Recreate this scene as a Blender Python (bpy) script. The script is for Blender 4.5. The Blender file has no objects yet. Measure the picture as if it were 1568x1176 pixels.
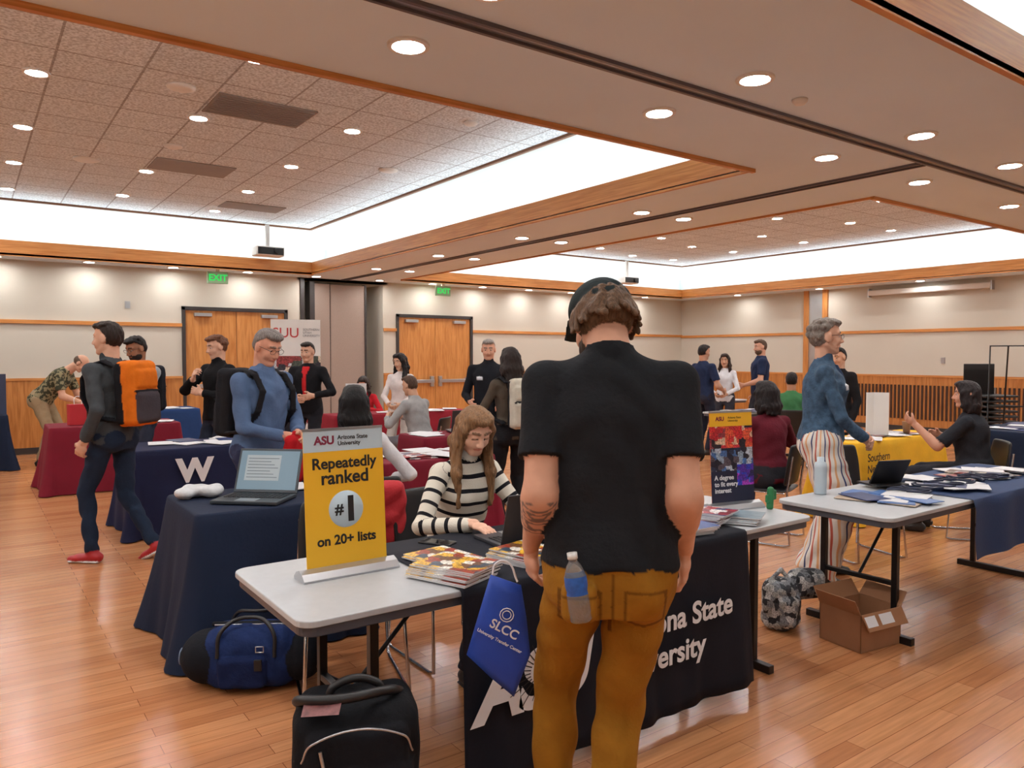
import bpy, math, random
import numpy as np
from mathutils import Vector, Matrix
random.seed(4)
SC=bpy.context.scene
def c(r,g,b,a=1):
    f=lambda v:(v/255/12.92) if v/255<=.04045 else ((v/255+.055)/1.055)**2.4
    return (f(r),f(g),f(b),a)
# ------------------------------------------------------------ materials
MC={}
def mat(name,col=(.5,.5,.5,1),rough=.6,metal=0,emit=0,bump=0,bscale=200,var=0,vscale=4,spec=.5,alpha=1,trans=0,attr=False,coat=0,stretch=None):
    if name in MC: return MC[name]
    m=bpy.data.materials.new(name); m.use_nodes=True; nt=m.node_tree; N=nt.nodes; Lk=nt.links
    b=N['Principled BSDF']; b.inputs['Base Color'].default_value=col; b.inputs['Roughness'].default_value=rough
    b.inputs['Metallic'].default_value=metal; b.inputs['Specular IOR Level'].default_value=spec
    b.inputs['Coat Weight'].default_value=coat
    if trans: b.inputs['Transmission Weight'].default_value=trans
    if alpha<1: b.inputs['Alpha'].default_value=alpha
    if emit:
        b.inputs['Emission Color'].default_value=col; b.inputs['Emission Strength'].default_value=emit
    tc=N.new('ShaderNodeTexCoord'); vec=tc.outputs['Object']
    if stretch:
        mp=N.new('ShaderNodeMapping'); mp.inputs['Scale'].default_value=stretch; Lk.new(vec,mp.inputs[0]); vec=mp.outputs[0]
    src=None
    if attr:
        at=N.new('ShaderNodeAttribute'); at.attribute_name='Col'; src=at.outputs['Color']
    if var or attr:
        n=N.new('ShaderNodeTexNoise'); n.inputs['Scale'].default_value=vscale; n.inputs['Detail'].default_value=4
        Lk.new(vec,n.inputs['Vector'])
        mr=N.new('ShaderNodeMapRange'); mr.inputs[1].default_value=.3; mr.inputs[2].default_value=.7; mr.inputs[3].default_value=1-var; mr.inputs[4].default_value=1+var
        Lk.new(n.outputs['Fac'],mr.inputs[0])
        mx=N.new('ShaderNodeVectorMath'); mx.operation='MULTIPLY'
        if src: Lk.new(src,mx.inputs[0])
        else: mx.inputs[0].default_value=col[:3]
        Lk.new(mr.outputs[0],mx.inputs[1]); Lk.new(mx.outputs[0],b.inputs['Base Color'])
    if bump:
        n=N.new('ShaderNodeTexNoise'); n.inputs['Scale'].default_value=bscale; n.inputs['Detail'].default_value=3
        Lk.new(vec,n.inputs['Vector'])
        bp=N.new('ShaderNodeBump'); bp.inputs['Strength'].default_value=bump; bp.inputs['Distance'].default_value=.01
        Lk.new(n.outputs['Fac'],bp.inputs['Height']); Lk.new(bp.outputs[0],b.inputs['Normal'])
    MC[name]=m; return m
def nodes(m): return m.node_tree.nodes,m.node_tree.links,m.node_tree.nodes['Principled BSDF']
def oak(name,c1,c2,vert=False,scl=1.0,rough=.4):
    m=mat(name,c1,rough); N,L,b=nodes(m); tc=N.new('ShaderNodeTexCoord'); mp=N.new('ShaderNodeMapping')
    mp.inputs['Scale'].default_value=(30*scl,30*scl,1.5) if vert else (1.5,1.5,40*scl)
    L.new(tc.outputs['Object'],mp.inputs[0]); n=N.new('ShaderNodeTexNoise'); n.inputs['Scale'].default_value=1.5; n.inputs['Detail'].default_value=6
    n.inputs['Distortion'].default_value=.6
    L.new(mp.outputs[0],n.inputs['Vector']); r=N.new('ShaderNodeValToRGB'); r.color_ramp.elements[0].position=.35; r.color_ramp.elements[1].position=.65
    r.color_ramp.elements[0].color=c1; r.color_ramp.elements[1].color=c2
    L.new(n.outputs['Fac'],r.inputs[0]); L.new(r.outputs[0],b.inputs['Base Color']); return m
WALL=mat('wall_paint',c(203,197,184),.8,bump=.05,bscale=120,var=.03,vscale=1)
SOFF=mat('soffit_paint',(.74,.86,.96,1),.75,bump=.04,bscale=150,var=.03,vscale=.8)
WHITE=mat('cove_white',c(218,226,226),.8,var=.02,vscale=1)
OAK=oak('oak_trim',c(186,114,50),c(216,148,80))
OAKV=oak('oak_door',c(182,114,52),c(208,142,76),True,.5)
OAKW=oak('oak_wainscot',c(168,102,44),c(200,132,68),True,.6)
DARKT=mat('dark_frame',c(48,44,44),.5,var=.05)
BROWN=mat('brown_edge',c(120,78,50),.6,var=.05)
BLACK=mat('black_plastic',c(22,22,25),.45,var=.05)
BLACKM=mat('black_metal',c(24,24,26),.35,metal=.3,var=.05)
CHROME=mat('chrome_tube',c(190,190,195),.2,metal=1,var=.03)
SILV=mat('silver_aluminium',c(190,192,196),.3,metal=.9,var=.03)
PAPER=mat('paper_white',c(222,222,225),.7,var=.04,vscale=9)
TABLE=mat('table_laminate',c(184,188,192),.35,var=.03,vscale=30)
LAMP=mat('lamp_glow',(1,.97,.94,1),.5,emit=180)
COVE=mat('cove_led',(.9,.97,1,1),.5,emit=16)
PLW=mat('white_plastic',c(232,230,226),.45,var=.03)
# floor
FL=mat('floor_planks',c(200,135,85),.3); N,L,b=nodes(FL)
tc=N.new('ShaderNodeTexCoord'); br=N.new('ShaderNodeTexBrick'); br.offset=.37; br.inputs['Scale'].default_value=1
br.inputs['Brick Width'].default_value=.95; br.inputs['Row Height'].default_value=.083; br.inputs['Mortar Size'].default_value=.0014
br.inputs['Color1'].default_value=c(203,140,94); br.inputs['Color2'].default_value=c(182,116,73); br.inputs['Mortar'].default_value=c(118,68,40)
br.inputs['Bias'].default_value=-.1
L.new(tc.outputs['Object'],br.inputs['Vector'])
mp=N.new('ShaderNodeMapping'); mp.inputs['Scale'].default_value=(2,34,1); L.new(tc.outputs['Object'],mp.inputs[0])
nz=N.new('ShaderNodeTexNoise'); nz.inputs['Scale'].default_value=1.6; nz.inputs['Detail'].default_value=7; L.new(mp.outputs[0],nz.inputs['Vector'])
mr=N.new('ShaderNodeMapRange'); mr.inputs[1].default_value=.3; mr.inputs[2].default_value=.7; mr.inputs[3].default_value=.82; mr.inputs[4].default_value=1.12; L.new(nz.outputs['Fac'],mr.inputs[0])
vm=N.new('ShaderNodeVectorMath'); vm.operation='MULTIPLY'; L.new(br.outputs['Color'],vm.inputs[0]); L.new(mr.outputs[0],vm.inputs[1]); L.new(vm.outputs[0],b.inputs['Base Color'])
n2=N.new('ShaderNodeTexNoise'); n2.inputs['Scale'].default_value=3; L.new(tc.outputs['Object'],n2.inputs['Vector'])
m2=N.new('ShaderNodeMapRange'); m2.inputs[3].default_value=.14; m2.inputs[4].default_value=.27; L.new(n2.outputs['Fac'],m2.inputs[0]); L.new(m2.outputs[0],b.inputs['Roughness'])
n3=N.new('ShaderNodeTexNoise'); n3.inputs['Scale'].default_value=9; L.new(tc.outputs['Object'],n3.inputs['Vector']); b3=N.new('ShaderNodeBump'); b3.inputs['Strength'].default_value=.12; b3.inputs['Distance'].default_value=.01; L.new(n3.outputs['Fac'],b3.inputs['Height']); L.new(b3.outputs[0],b.inputs['Normal'])
# tiles
TL=mat('ceiling_tile',c(190,178,166),.9); N,L,b=nodes(TL)
tc=N.new('ShaderNodeTexCoord'); br=N.new('ShaderNodeTexBrick'); br.offset=0; br.inputs['Scale'].default_value=1
br.inputs['Brick Width'].default_value=.61; br.inputs['Row Height'].default_value=.61; br.inputs['Mortar Size'].default_value=.010
br.inputs['Color1'].default_value=(.82,.89,.94,1); br.inputs['Color2'].default_value=(.76,.83,.88,1); br.inputs['Mortar'].default_value=(.42,.42,.44,1)
L.new(tc.outputs['Object'],br.inputs['Vector'])
nz=N.new('ShaderNodeTexNoise'); nz.inputs['Scale'].default_value=45; nz.inputs['Detail'].default_value=4; L.new(tc.outputs['Object'],nz.inputs['Vector'])
mr=N.new('ShaderNodeMapRange'); mr.inputs[1].default_value=.38; mr.inputs[2].default_value=.6; mr.inputs[3].default_value=.64; mr.inputs[4].default_value=1.05; L.new(nz.outputs['Fac'],mr.inputs[0])
vm=N.new('ShaderNodeVectorMath'); vm.operation='MULTIPLY'; L.new(br.outputs['Color'],vm.inputs[0]); L.new(mr.outputs[0],vm.inputs[1]); L.new(vm.outputs[0],b.inputs['Base Color'])
def collage(name,cols,scale=9,rough=.35):
    m=mat(name,cols[0],rough); N,L,b=nodes(m); tc=N.new('ShaderNodeTexCoord'); v=N.new('ShaderNodeTexVoronoi'); v.distance='CHEBYCHEV'; v.inputs['Scale'].default_value=scale
    L.new(tc.outputs['Object'],v.inputs['Vector']); s=N.new('ShaderNodeSeparateColor'); L.new(v.outputs['Color'],s.inputs[0])
    r=N.new('ShaderNodeValToRGB'); r.color_ramp.interpolation='CONSTANT'; E=r.color_ramp.elements
    while len(E)<len(cols): E.new(.5)
    for i,k in enumerate(cols): E[i].position=i/len(cols); E[i].color=k
    L.new(s.outputs[0],r.inputs[0]); n=N.new('ShaderNodeTexNoise'); n.inputs['Scale'].default_value=scale*5; L.new(tc.outputs['Object'],n.inputs['Vector'])
    mr=N.new('ShaderNodeMapRange'); mr.inputs[1].default_value=.35; mr.inputs[2].default_value=.65; mr.inputs[3].default_value=.45; mr.inputs[4].default_value=1.35; L.new(n.outputs['Fac'],mr.inputs[0])
    vm=N.new('ShaderNodeVectorMath'); vm.operation='MULTIPLY'; L.new(r.outputs[0],vm.inputs[0]); L.new(mr.outputs[0],vm.inputs[1]); L.new(vm.outputs[0],b.inputs['Base Color']); return m
MAGY=collage('magazine_cover',[c(235,180,50),c(230,225,215),c(120,80,50),c(50,70,90),c(240,190,60),c(160,60,40)],22)
MAGR=collage('brochure_red',[c(170,30,45),c(230,225,225),c(120,20,40),c(60,70,120)],20)
PHOTO=collage('photo_collage',[c(214,44,50),c(190,40,50),c(225,190,160),c(150,60,70),c(230,90,60),c(40,30,44),c(210,50,60)],24)
PHOTO2=collage('photo_collage_muted',[c(150,60,60),c(70,80,70),c(205,190,170),c(110,90,80),c(50,50,60),c(200,200,205)],9)
BLUEP=collage('photo_cool',[c(40,50,80),c(190,200,215),c(70,110,170),c(28,30,50),c(150,170,190),c(90,80,90)],30)
PURP=collage('photo_violet',[c(80,40,160),c(40,60,190),c(180,60,200),c(30,30,90),c(60,120,220)],30)
CAMO=collage('camo_fabric',[c(200,200,200),c(60,64,72),c(130,134,140),c(34,36,42),c(168,168,165)],30,.8)
# ------------------------------------------------------------ mesh helpers
def link(o,parent=None):
    SC.collection.objects.link(o)
    if parent is not None: o.parent=parent
    return o
def mesh(name,v,f,m,parent=None,smooth=False,mi=None):
    me=bpy.data.meshes.new(name); me.from_pydata([tuple(p) for p in v],[],[tuple(q) for q in f])
    for k in (m if isinstance(m,(list,tuple)) else [m]): me.materials.append(k)
    if mi is not None: me.polygons.foreach_set('material_index',mi)
    if smooth: me.polygons.foreach_set('use_smooth',[True]*len(me.polygons))
    me.update(); return link(bpy.data.objects.new(name,me),parent)
def grp(name,loc=(0,0,0),rz=0,scale=1):
    e=bpy.data.objects.new(name,None); e.empty_display_size=.1; e.location=loc; e.rotation_euler=(0,0,math.radians(rz)); e.scale=(scale,)*3
    return link(e)
BF=[(0,3,2,1),(4,5,6,7),(0,1,5,4),(1,2,6,5),(2,3,7,6),(3,0,4,7)]
def bv(x0,x1,y0,y1,z0,z1): return [(x0,y0,z0),(x1,y0,z0),(x1,y1,z0),(x0,y1,z0),(x0,y0,z1),(x1,y0,z1),(x1,y1,z1),(x0,y1,z1)]
def box(name,x0,x1,y0,y1,z0,z1,m,parent=None,bev=0,rot=None,loc=None):
    o=mesh(name,bv(x0,x1,y0,y1,z0,z1),BF,m,parent)
    if bev:
        q=o.modifiers.new('b','BEVEL'); q.width=bev; q.segments=3
    if rot: o.rotation_euler=[math.radians(t) for t in rot]
    if loc: o.location=loc
    return o
def boxes(name,bl,m,parent=None,bev=0,mi=None):
    v=[];f=[];ix=[]
    for i,q in enumerate(bl):
        n=len(v); v+=bv(*q); f+=[tuple(a+n for a in t) for t in BF]; ix+=[mi[i] if mi else 0]*6
    o=mesh(name,v,f,m,parent,mi=ix)
    if bev: q=o.modifiers.new('b','BEVEL'); q.width=bev; q.segments=2
    return o
def tube(name,pts,r,m,parent=None,cyc=False,smooth=False):
    cu=bpy.data.curves.new(name,'CURVE'); cu.dimensions='3D'; cu.bevel_depth=r; cu.bevel_resolution=3
    if smooth:
        s=cu.splines.new('BEZIER'); s.bezier_points.add(len(pts)-1)
        for p,q in zip(s.bezier_points,pts): p.co=q; p.handle_left_type=p.handle_right_type='AUTO'
    else:
        s=cu.splines.new('POLY'); s.points.add(len(pts)-1)
        for p,q in zip(s.points,pts): p.co=(*q,1)
    s.use_cyclic_u=cyc; cu.materials.append(m); cu.use_fill_caps=True
    return link(bpy.data.objects.new(name,cu),parent)
def lathe(name,prof,m,parent=None,loc=(0,0,0),n=28,rot=None,mi=None,sc=1):
    v=[];f=[];ix=[]
    for r,z in prof:
        for k in range(n): a=2*math.pi*k/n; v.append((r*sc*math.cos(a),r*sc*math.sin(a),z*sc))
    for i in range(len(prof)-1):
        for k in range(n):
            f.append((i*n+k,i*n+(k+1)%n,(i+1)*n+(k+1)%n,(i+1)*n+k)); ix.append(mi[i] if mi else 0)
    f.append(tuple(range(n))[::-1]); ix.append(mi[0] if mi else 0)
    f.append(tuple((len(prof)-1)*n+k for k in range(n))); ix.append(mi[-1] if mi else 0)
    o=mesh(name,v,f,m,parent,True,ix); o.location=loc
    if rot: o.rotation_euler=[math.radians(t) for t in rot]
    return o
def text(body,size,loc,m,parent=None,rot=(90,0,0),bold=.0,align='CENTER',space=1,shear=0,name='lettering',lh=1):
    cu=bpy.data.curves.new(name,'FONT'); cu.body=body; cu.size=size; cu.extrude=.0006; cu.offset=bold; cu.align_x=align; cu.space_character=space; cu.shear=shear; cu.space_line=lh
    cu.materials.append(m); o=link(bpy.data.objects.new(name,cu),parent); o.location=loc; o.rotation_euler=[math.radians(t) for t in rot]; return o
# ------------------------------------------------------------ SDF modelling
KINDS=['skin','cloth','hair','shoe','stripe','pstripe','denim','print']
KM=[mat('skin',rough=.62,attr=True,var=.05,vscale=30,bump=.05,bscale=250,spec=.3),
    mat('cloth_fabric',rough=.9,attr=True,var=.10,vscale=14,bump=.3,bscale=60,spec=.15),
    mat('hair_strands',rough=.55,attr=True,var=.45,vscale=150,bump=.6,bscale=150,spec=.25,stretch=(1,1,.12)),
    mat('shoe_leather',rough=.5,attr=True,var=.08,vscale=20),
    mat('striped_knit',rough=.85,spec=.2,bump=.3,bscale=150),mat('striped_linen',rough=.8,spec=.2,bump=.2,bscale=60),
    mat('denim',rough=.85,attr=True,var=.3,vscale=30,bump=.4,bscale=90,spec=.2),
    mat('printed_cotton',rough=.85,spec=.2)]
def stripemat(m,attr,freq,cols,widths):
    N,L,b=nodes(m)
    if attr: a=N.new('ShaderNodeAttribute'); a.attribute_name=attr; o=a.outputs['Fac']
    else:
        t=N.new('ShaderNodeTexCoord'); s=N.new('ShaderNodeSeparateXYZ'); L.new(t.outputs['Object'],s.inputs[0])
        ab=N.new('ShaderNodeMath'); ab.operation='ABSOLUTE'; L.new(s.outputs[0],ab.inputs[0]); sb=N.new('ShaderNodeMath'); sb.operation='SUBTRACT'; sb.inputs[1].default_value=.13; L.new(ab.outputs[0],sb.inputs[0])
        at=N.new('ShaderNodeMath'); at.operation='ARCTAN2'; L.new(sb.outputs[0],at.inputs[0]); L.new(s.outputs[1],at.inputs[1]); o=at.outputs[0]
    k=N.new('ShaderNodeMath'); k.operation='MULTIPLY'; k.inputs[1].default_value=freq; L.new(o,k.inputs[0])
    fr=N.new('ShaderNodeMath'); fr.operation='FRACT'; L.new(k.outputs[0],fr.inputs[0])
    r=N.new('ShaderNodeValToRGB'); r.color_ramp.interpolation='CONSTANT'; E=r.color_ramp.elements
    while len(E)<len(cols): E.new(.5)
    for i,(q,w_) in enumerate(zip(cols,widths)): E[i].position=w_; E[i].color=q
    L.new(fr.outputs[0],r.inputs[0]); L.new(r.outputs[0],b.inputs['Base Color'])
stripemat(KM[4],'t',15.5,[c(222,216,202),c(24,24,30)],[0,.70])
stripemat(KM[5],None,7/(2*math.pi),[c(228,222,214),c(190,96,80),c(230,225,216),c(60,70,110),c(228,222,214),c(226,170,120)],[0,.22,.34,.55,.64,.88])
m=KM[7]; N,L,b=nodes(m); tc=N.new('ShaderNodeTexCoord'); v=N.new('ShaderNodeTexNoise'); v.inputs['Scale'].default_value=24; L.new(tc.outputs['Object'],v.inputs['Vector'])
r=N.new('ShaderNodeValToRGB'); r.color_ramp.interpolation='CONSTANT'; r.color_ramp.elements[0].color=c(58,60,46); r.color_ramp.elements[1].position=.52; r.color_ramp.elements[1].color=c(138,130,100)
L.new(v.outputs['Fac'],r.inputs[0]); L.new(r.outputs[0],b.inputs['Base Color'])
A=lambda *a: np.array(a,float)
def nm(v): v=np.array(v,float); return v/(np.linalg.norm(v)+1e-9)
def Rz(a): a=math.radians(a); return np.array([[math.cos(a),-math.sin(a),0],[math.sin(a),math.cos(a),0],[0,0,1]])
def Rx(a): a=math.radians(a); return np.array([[1,0,0],[0,math.cos(a),-math.sin(a)],[0,math.sin(a),math.cos(a)]])
def mk(f,lo,hi,kind,col,k,op,wr,b=0): return dict(f=f,lo=lo,hi=hi,kind=KINDS.index(kind),col=col,k=k,op=op,wr=wr,b=b)
def seg(a,b,ra,rb=None,kind='skin',col=(1,1,1,1),k=.012,op='+',wr=0,side=None,t0=0,bias=0,flat=False):
    a=np.array(a,float); b=np.array(b,float); rb=ra if rb is None else rb; ab=b-a; L2=ab@ab+1e-12; Ln=L2**.5; ax_=ab/Ln
    if side is None:
        def f(P):
            t=np.clip(((P-a)@ab)/L2,0,1); C=P-a-t[...,None]*ab
            d=np.sqrt((C*C).sum(-1))-(ra+(rb-ra)*t)
            if flat: d=np.maximum(d,(P-b)@ax_)
            return d, t0+t*Ln
        rm=max(ra,rb)
    else:
        n3=ax_; s=np.array(side,float); s=nm(s-n3*(s@n3)); n2=np.cross(n3,s)
        def f(P):
            t=np.clip(((P-a)@ab)/L2,0,1); C=P-a-t[...,None]*ab
            rs=ra[0]+(rb[0]-ra[0])*t; rn=ra[1]+(rb[1]-ra[1])*t; m_=np.minimum(rs,rn)
            q=np.sqrt(((C@s)/rs)**2+((C@n2)/rn)**2+((C@n3)/m_)**2); d=(q-1)*m_
            if flat: d=np.maximum(d,(P-b)@ax_)
            return d, t0+t*Ln
        rm=max(*ra,*rb)
    return mk(f,np.minimum(a,b)-rm,np.maximum(a,b)+rm,kind,col,k,op,wr,bias)
def ell(cn,r,R=np.eye(3),kind='skin',col=(1,1,1,1),k=.012,op='+',wr=0,planes=(),bias=0):
    cn=np.array(cn,float); r=np.array(r,float)
    def f(P):
        q=(P-cn)@R; k0=np.sqrt(((q/r)**2).sum(-1)); k1=np.sqrt(((q/r**2)**2).sum(-1))+1e-6
        d=k0*(k0-1)/k1
        for n,o in planes: d=np.maximum(d,q@np.array(n,float)-o)
        return d,(P-cn)[...,2]
    m_=r.max(); return mk(f,cn-m_,cn+m_,kind,col,k,op,wr,bias)
def rbx(cn,hf,R=np.eye(3),r=.02,kind='cloth',col=(1,1,1,1),k=.01,op='+',wr=0,bias=0):
    cn=np.array(cn,float); hf=np.array(hf,float)-r
    def f(P):
        q=np.abs((P-cn)@R)-hf; return np.sqrt((np.maximum(q,0)**2).sum(-1))+np.minimum(q.max(-1),0)-r,(P-cn)[...,2]
    m_=np.abs(R)@(np.abs(hf)+r); return mk(f,cn-m_,cn+m_,kind,col,k,op,wr,bias)
def slc(O,R,tab,kind='cloth',col=(1,1,1,1),k=.02,op='+',wr=0,ex=2.3):
    O=np.array(O,float); T=np.array(tab,float); z,rx,ry,cy=T.T
    zz=np.linspace(z[0],z[-1],60)
    def sm(v):
        w=np.interp(zz,z,v); ww=np.pad(w,3,'edge'); return np.convolve(ww,[1,2,3,4,3,2,1],'valid')/16
    rx,ry,cy=sm(rx),sm(ry),sm(cy)
    def f(P):
        q=(P-O)@R; h=q[...,2]; X=np.interp(h,zz,rx); Y=np.interp(h,zz,ry); C=np.interp(h,zz,cy)
        g=(np.abs(q[...,0]/X)**ex+np.abs((q[...,1]-C)/Y)**ex)**(1/ex); d=(g-1)*np.minimum(X,Y)
        return np.maximum(d,np.maximum(h-zz[-1],zz[0]-h)),h
    m_=A(rx.max(),ry.max()+abs(cy).max(),0); cs=[O+R@A(sx*m_[0],sy*m_[1],w) for sx in(-1,1) for sy in(-1,1) for w in(zz[0],zz[-1])]
    return mk(f,np.min(cs,0),np.max(cs,0),kind,col,k,op,wr)
def wrink(P,s=1.):
    x,y,z=P[...,0],P[...,1],P[...,2]
    return .6*np.sin(z*40*s+3.5*np.sin(x*17*s+y*13*s)+2*np.sin(z*9*s))+.4*np.sin(x*31*s+z*23*s+3*np.sin(y*19*s+z*7))
def hairn(P):
    x,y,z=P[...,0],P[...,1],P[...,2]
    return .5*np.sin(x*150+y*70+2*np.sin(z*40+y*30))+.5*np.sin(y*140-x*90+2.5*np.sin(z*33+x*40))
def sdf(name,prims,h,parent=None,colfn=None,mats=None):
    ad=[p for p in prims if p['op']=='+']
    lo=np.min([p['lo'] for p in ad],0)-3*h; hi=np.max([p['hi'] for p in ad],0)+3*h
    n=np.ceil((hi-lo)/h).astype(int)+1; ax=[(lo[i]+h*np.arange(n[i])).astype(np.float32) for i in range(3)]
    F=np.full(n,.5,np.float32)
    for p in prims:
        i0=np.clip(np.floor((p['lo']-.03-lo)/h).astype(int),0,n-1); i1=np.clip(np.ceil((p['hi']+.03-lo)/h).astype(int)+1,1,n)
        if (i1<=i0).any(): continue
        sl=tuple(slice(a,b) for a,b in zip(i0,i1)); g=np.stack(np.meshgrid(*[ax[i][i0[i]:i1[i]] for i in range(3)],indexing='ij'),-1)
        d=p['f'](g)[0]
        if p['wr']: d=d+p['wr']*(hairn(g) if p['kind']==2 else wrink(g))
        S=F[sl]; k=p['k']
        if p['op']=='+': q=np.clip(.5+.5*(S-d)/k,0,1); F[sl]=S*(1-q)+d*q-k*q*(1-q)
        else: q=np.clip(.5-.5*(S+d)/k,0,1); F[sl]=S*(1-q)-d*q+k*q*(1-q)
    B=F<0; cn=np.zeros(n-1,np.int8)
    for i in(0,1):
        for j in(0,1):
            for k in(0,1): cn+=B[i:n[0]-1+i,j:n[1]-1+j,k:n[2]-1+k]
    act=(cn>0)&(cn<8); idx=np.argwhere(act); ids=np.full(n-1,-1,np.int64); ids[act]=np.arange(len(idx))
    acc=np.zeros((len(idx),3)); ct=np.zeros(len(idx))
    for axn in range(3):
        o1,o2=[q for q in range(3) if q!=axn]
        for u in(0,1):
            for w in(0,1):
                a=idx.copy(); a[:,o1]+=u; a[:,o2]+=w; b_=a.copy(); b_[:,axn]+=1
                fa=F[a[:,0],a[:,1],a[:,2]]; fb=F[b_[:,0],b_[:,1],b_[:,2]]; mm=(fa<0)!=(fb<0)
                t=np.where(mm,fa/(fa-fb+1e-12),0); p=a.astype(float); p[:,axn]+=t
                acc[mm]+=p[mm]; ct[mm]+=1
    Vv=acc/ct[:,None]*h+lo
    faces=[]
    for axn in range(3):
        o1,o2=(axn+1)%3,(axn+2)%3
        s0=[slice(None)]*3; s1=[slice(None)]*3; s0[axn]=slice(0,-1); s1[axn]=slice(1,None)
        ch=B[tuple(s0)]!=B[tuple(s1)]; e=np.argwhere(ch); e=e[(e[:,o1]>0)&(e[:,o2]>0)&(e[:,o1]<n[o1]-1)&(e[:,o2]<n[o2]-1)]
        ins=B[e[:,0],e[:,1],e[:,2]]
        q=[]
        for du,dv in((-1,-1),(0,-1),(0,0),(-1,0)):
            w=e.copy(); w[:,o1]+=du; w[:,o2]+=dv; q.append(ids[w[:,0],w[:,1],w[:,2]])
        q=np.stack(q,1); q[~ins]=q[~ins][:,::-1]; faces.append(q)
    Fc=np.concatenate(faces)
    best=np.full(len(Vv),9.); lab=np.zeros(len(Vv),int); tt=np.zeros(len(Vv))
    for i,p in enumerate(ad):
        d,t=p['f'](Vv)
        if p['wr']: d=d+p['wr']*(hairn(Vv) if p['kind']==2 else wrink(Vv))
        d=d-p['b']; m_=d<best; best[m_]=d[m_]; lab[m_]=i; tt[m_]=t[m_]
    cols=np.array([p['col'] for p in ad])[lab]; kd=np.array([p['kind'] for p in ad])[lab]
    if colfn: cols=colfn(Vv,cols,kd)
    me=bpy.data.meshes.new(name); me.from_pydata(Vv.tolist(),[],Fc.tolist())
    for q in (mats or KM): me.materials.append(q)
    me.polygons.foreach_set('material_index',kd[Fc[:,0]].astype(np.int32) if not mats else np.zeros(len(Fc),np.int32))
    me.polygons.foreach_set('use_smooth',np.ones(len(Fc),bool))
    ca=me.color_attributes.new('Col','FLOAT_COLOR','POINT'); ca.data.foreach_set('color',cols.astype(np.float32).ravel())
    ta=me.attributes.new('t','FLOAT','POINT'); ta.data.foreach_set('value',tt.astype(np.float32))
    me.update(); return link(bpy.data.objects.new(name,me),parent)
def ik(a,b,l1,l2,hint):
    d=b-a; L=min(np.linalg.norm(d),(l1+l2)*.998); dn=nm(d); x=(l1*l1-l2*l2+L*L)/(2*L); hh=math.sqrt(max(l1*l1-x*x,0))
    h=np.array(hint,float); h=nm(h-dn*(h@dn)); return a+dn*x+h*hh, a+dn*L
def hand(name,W,fd,d,n,right,skin,h,parent,curl=.35,sc=1.,spread=0):
    d=nm(d); n=np.array(n,float); n=nm(n-d*(n@d)); s=np.cross(d,n)*(1 if right else -1)
    P=lambda a,b,e: W+sc*(d*a+s*b+n*e)
    K=dict(kind='skin',col=skin)
    pr=[seg(W-fd*.05,W,(.029*sc,.022*sc),(.027*sc,.019*sc),side=s,**K),
        seg(P(0,0,0),P(.05,.002,0),(.026*sc,.018*sc),(.037*sc,.016*sc),side=s,k=.012,**K),
        seg(P(.045,0,0),P(.082,0,0),(.037*sc,.016*sc),(.038*sc,.0125*sc),side=s,k=.01,**K),
        seg(P(.015,.022,.006),P(.05,.034,.008),.015*sc,.013*sc,k=.01,**K)]
    for b0,ln,cc in((.030,.074,.9),(.0105,.082,1.),(-.0100,.076,1.08),(-.029,.060,1.15)):
        p=P(.084,b0,0); ang=0; r=.0092*sc; sp=(b0/.03)*spread
        for j,(fr,ca) in enumerate(((.45,.8),(.30,1.25),(.25,.8))):
            ang+=curl*cc*ca; q=p+sc*ln*fr*(math.cos(ang)*(d+s*sp)+math.sin(ang)*n); r2=r*.9
            pr.append(seg(p,q,r,r2,k=.004,**K)); p=q; r=r2
    p=P(.03,.032,.006)
    for ln,dr in((.036,(.75,.6,.25)),(.030,(.9,.25,.3+curl*.5))):
        q=p+sc*ln*nm(d*dr[0]+s*dr[1]+n*dr[2]); pr.append(seg(p,q,.0115*sc,.0095*sc,k=.005,**K)); p=q
    return sdf(name,pr,h,parent)
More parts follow.
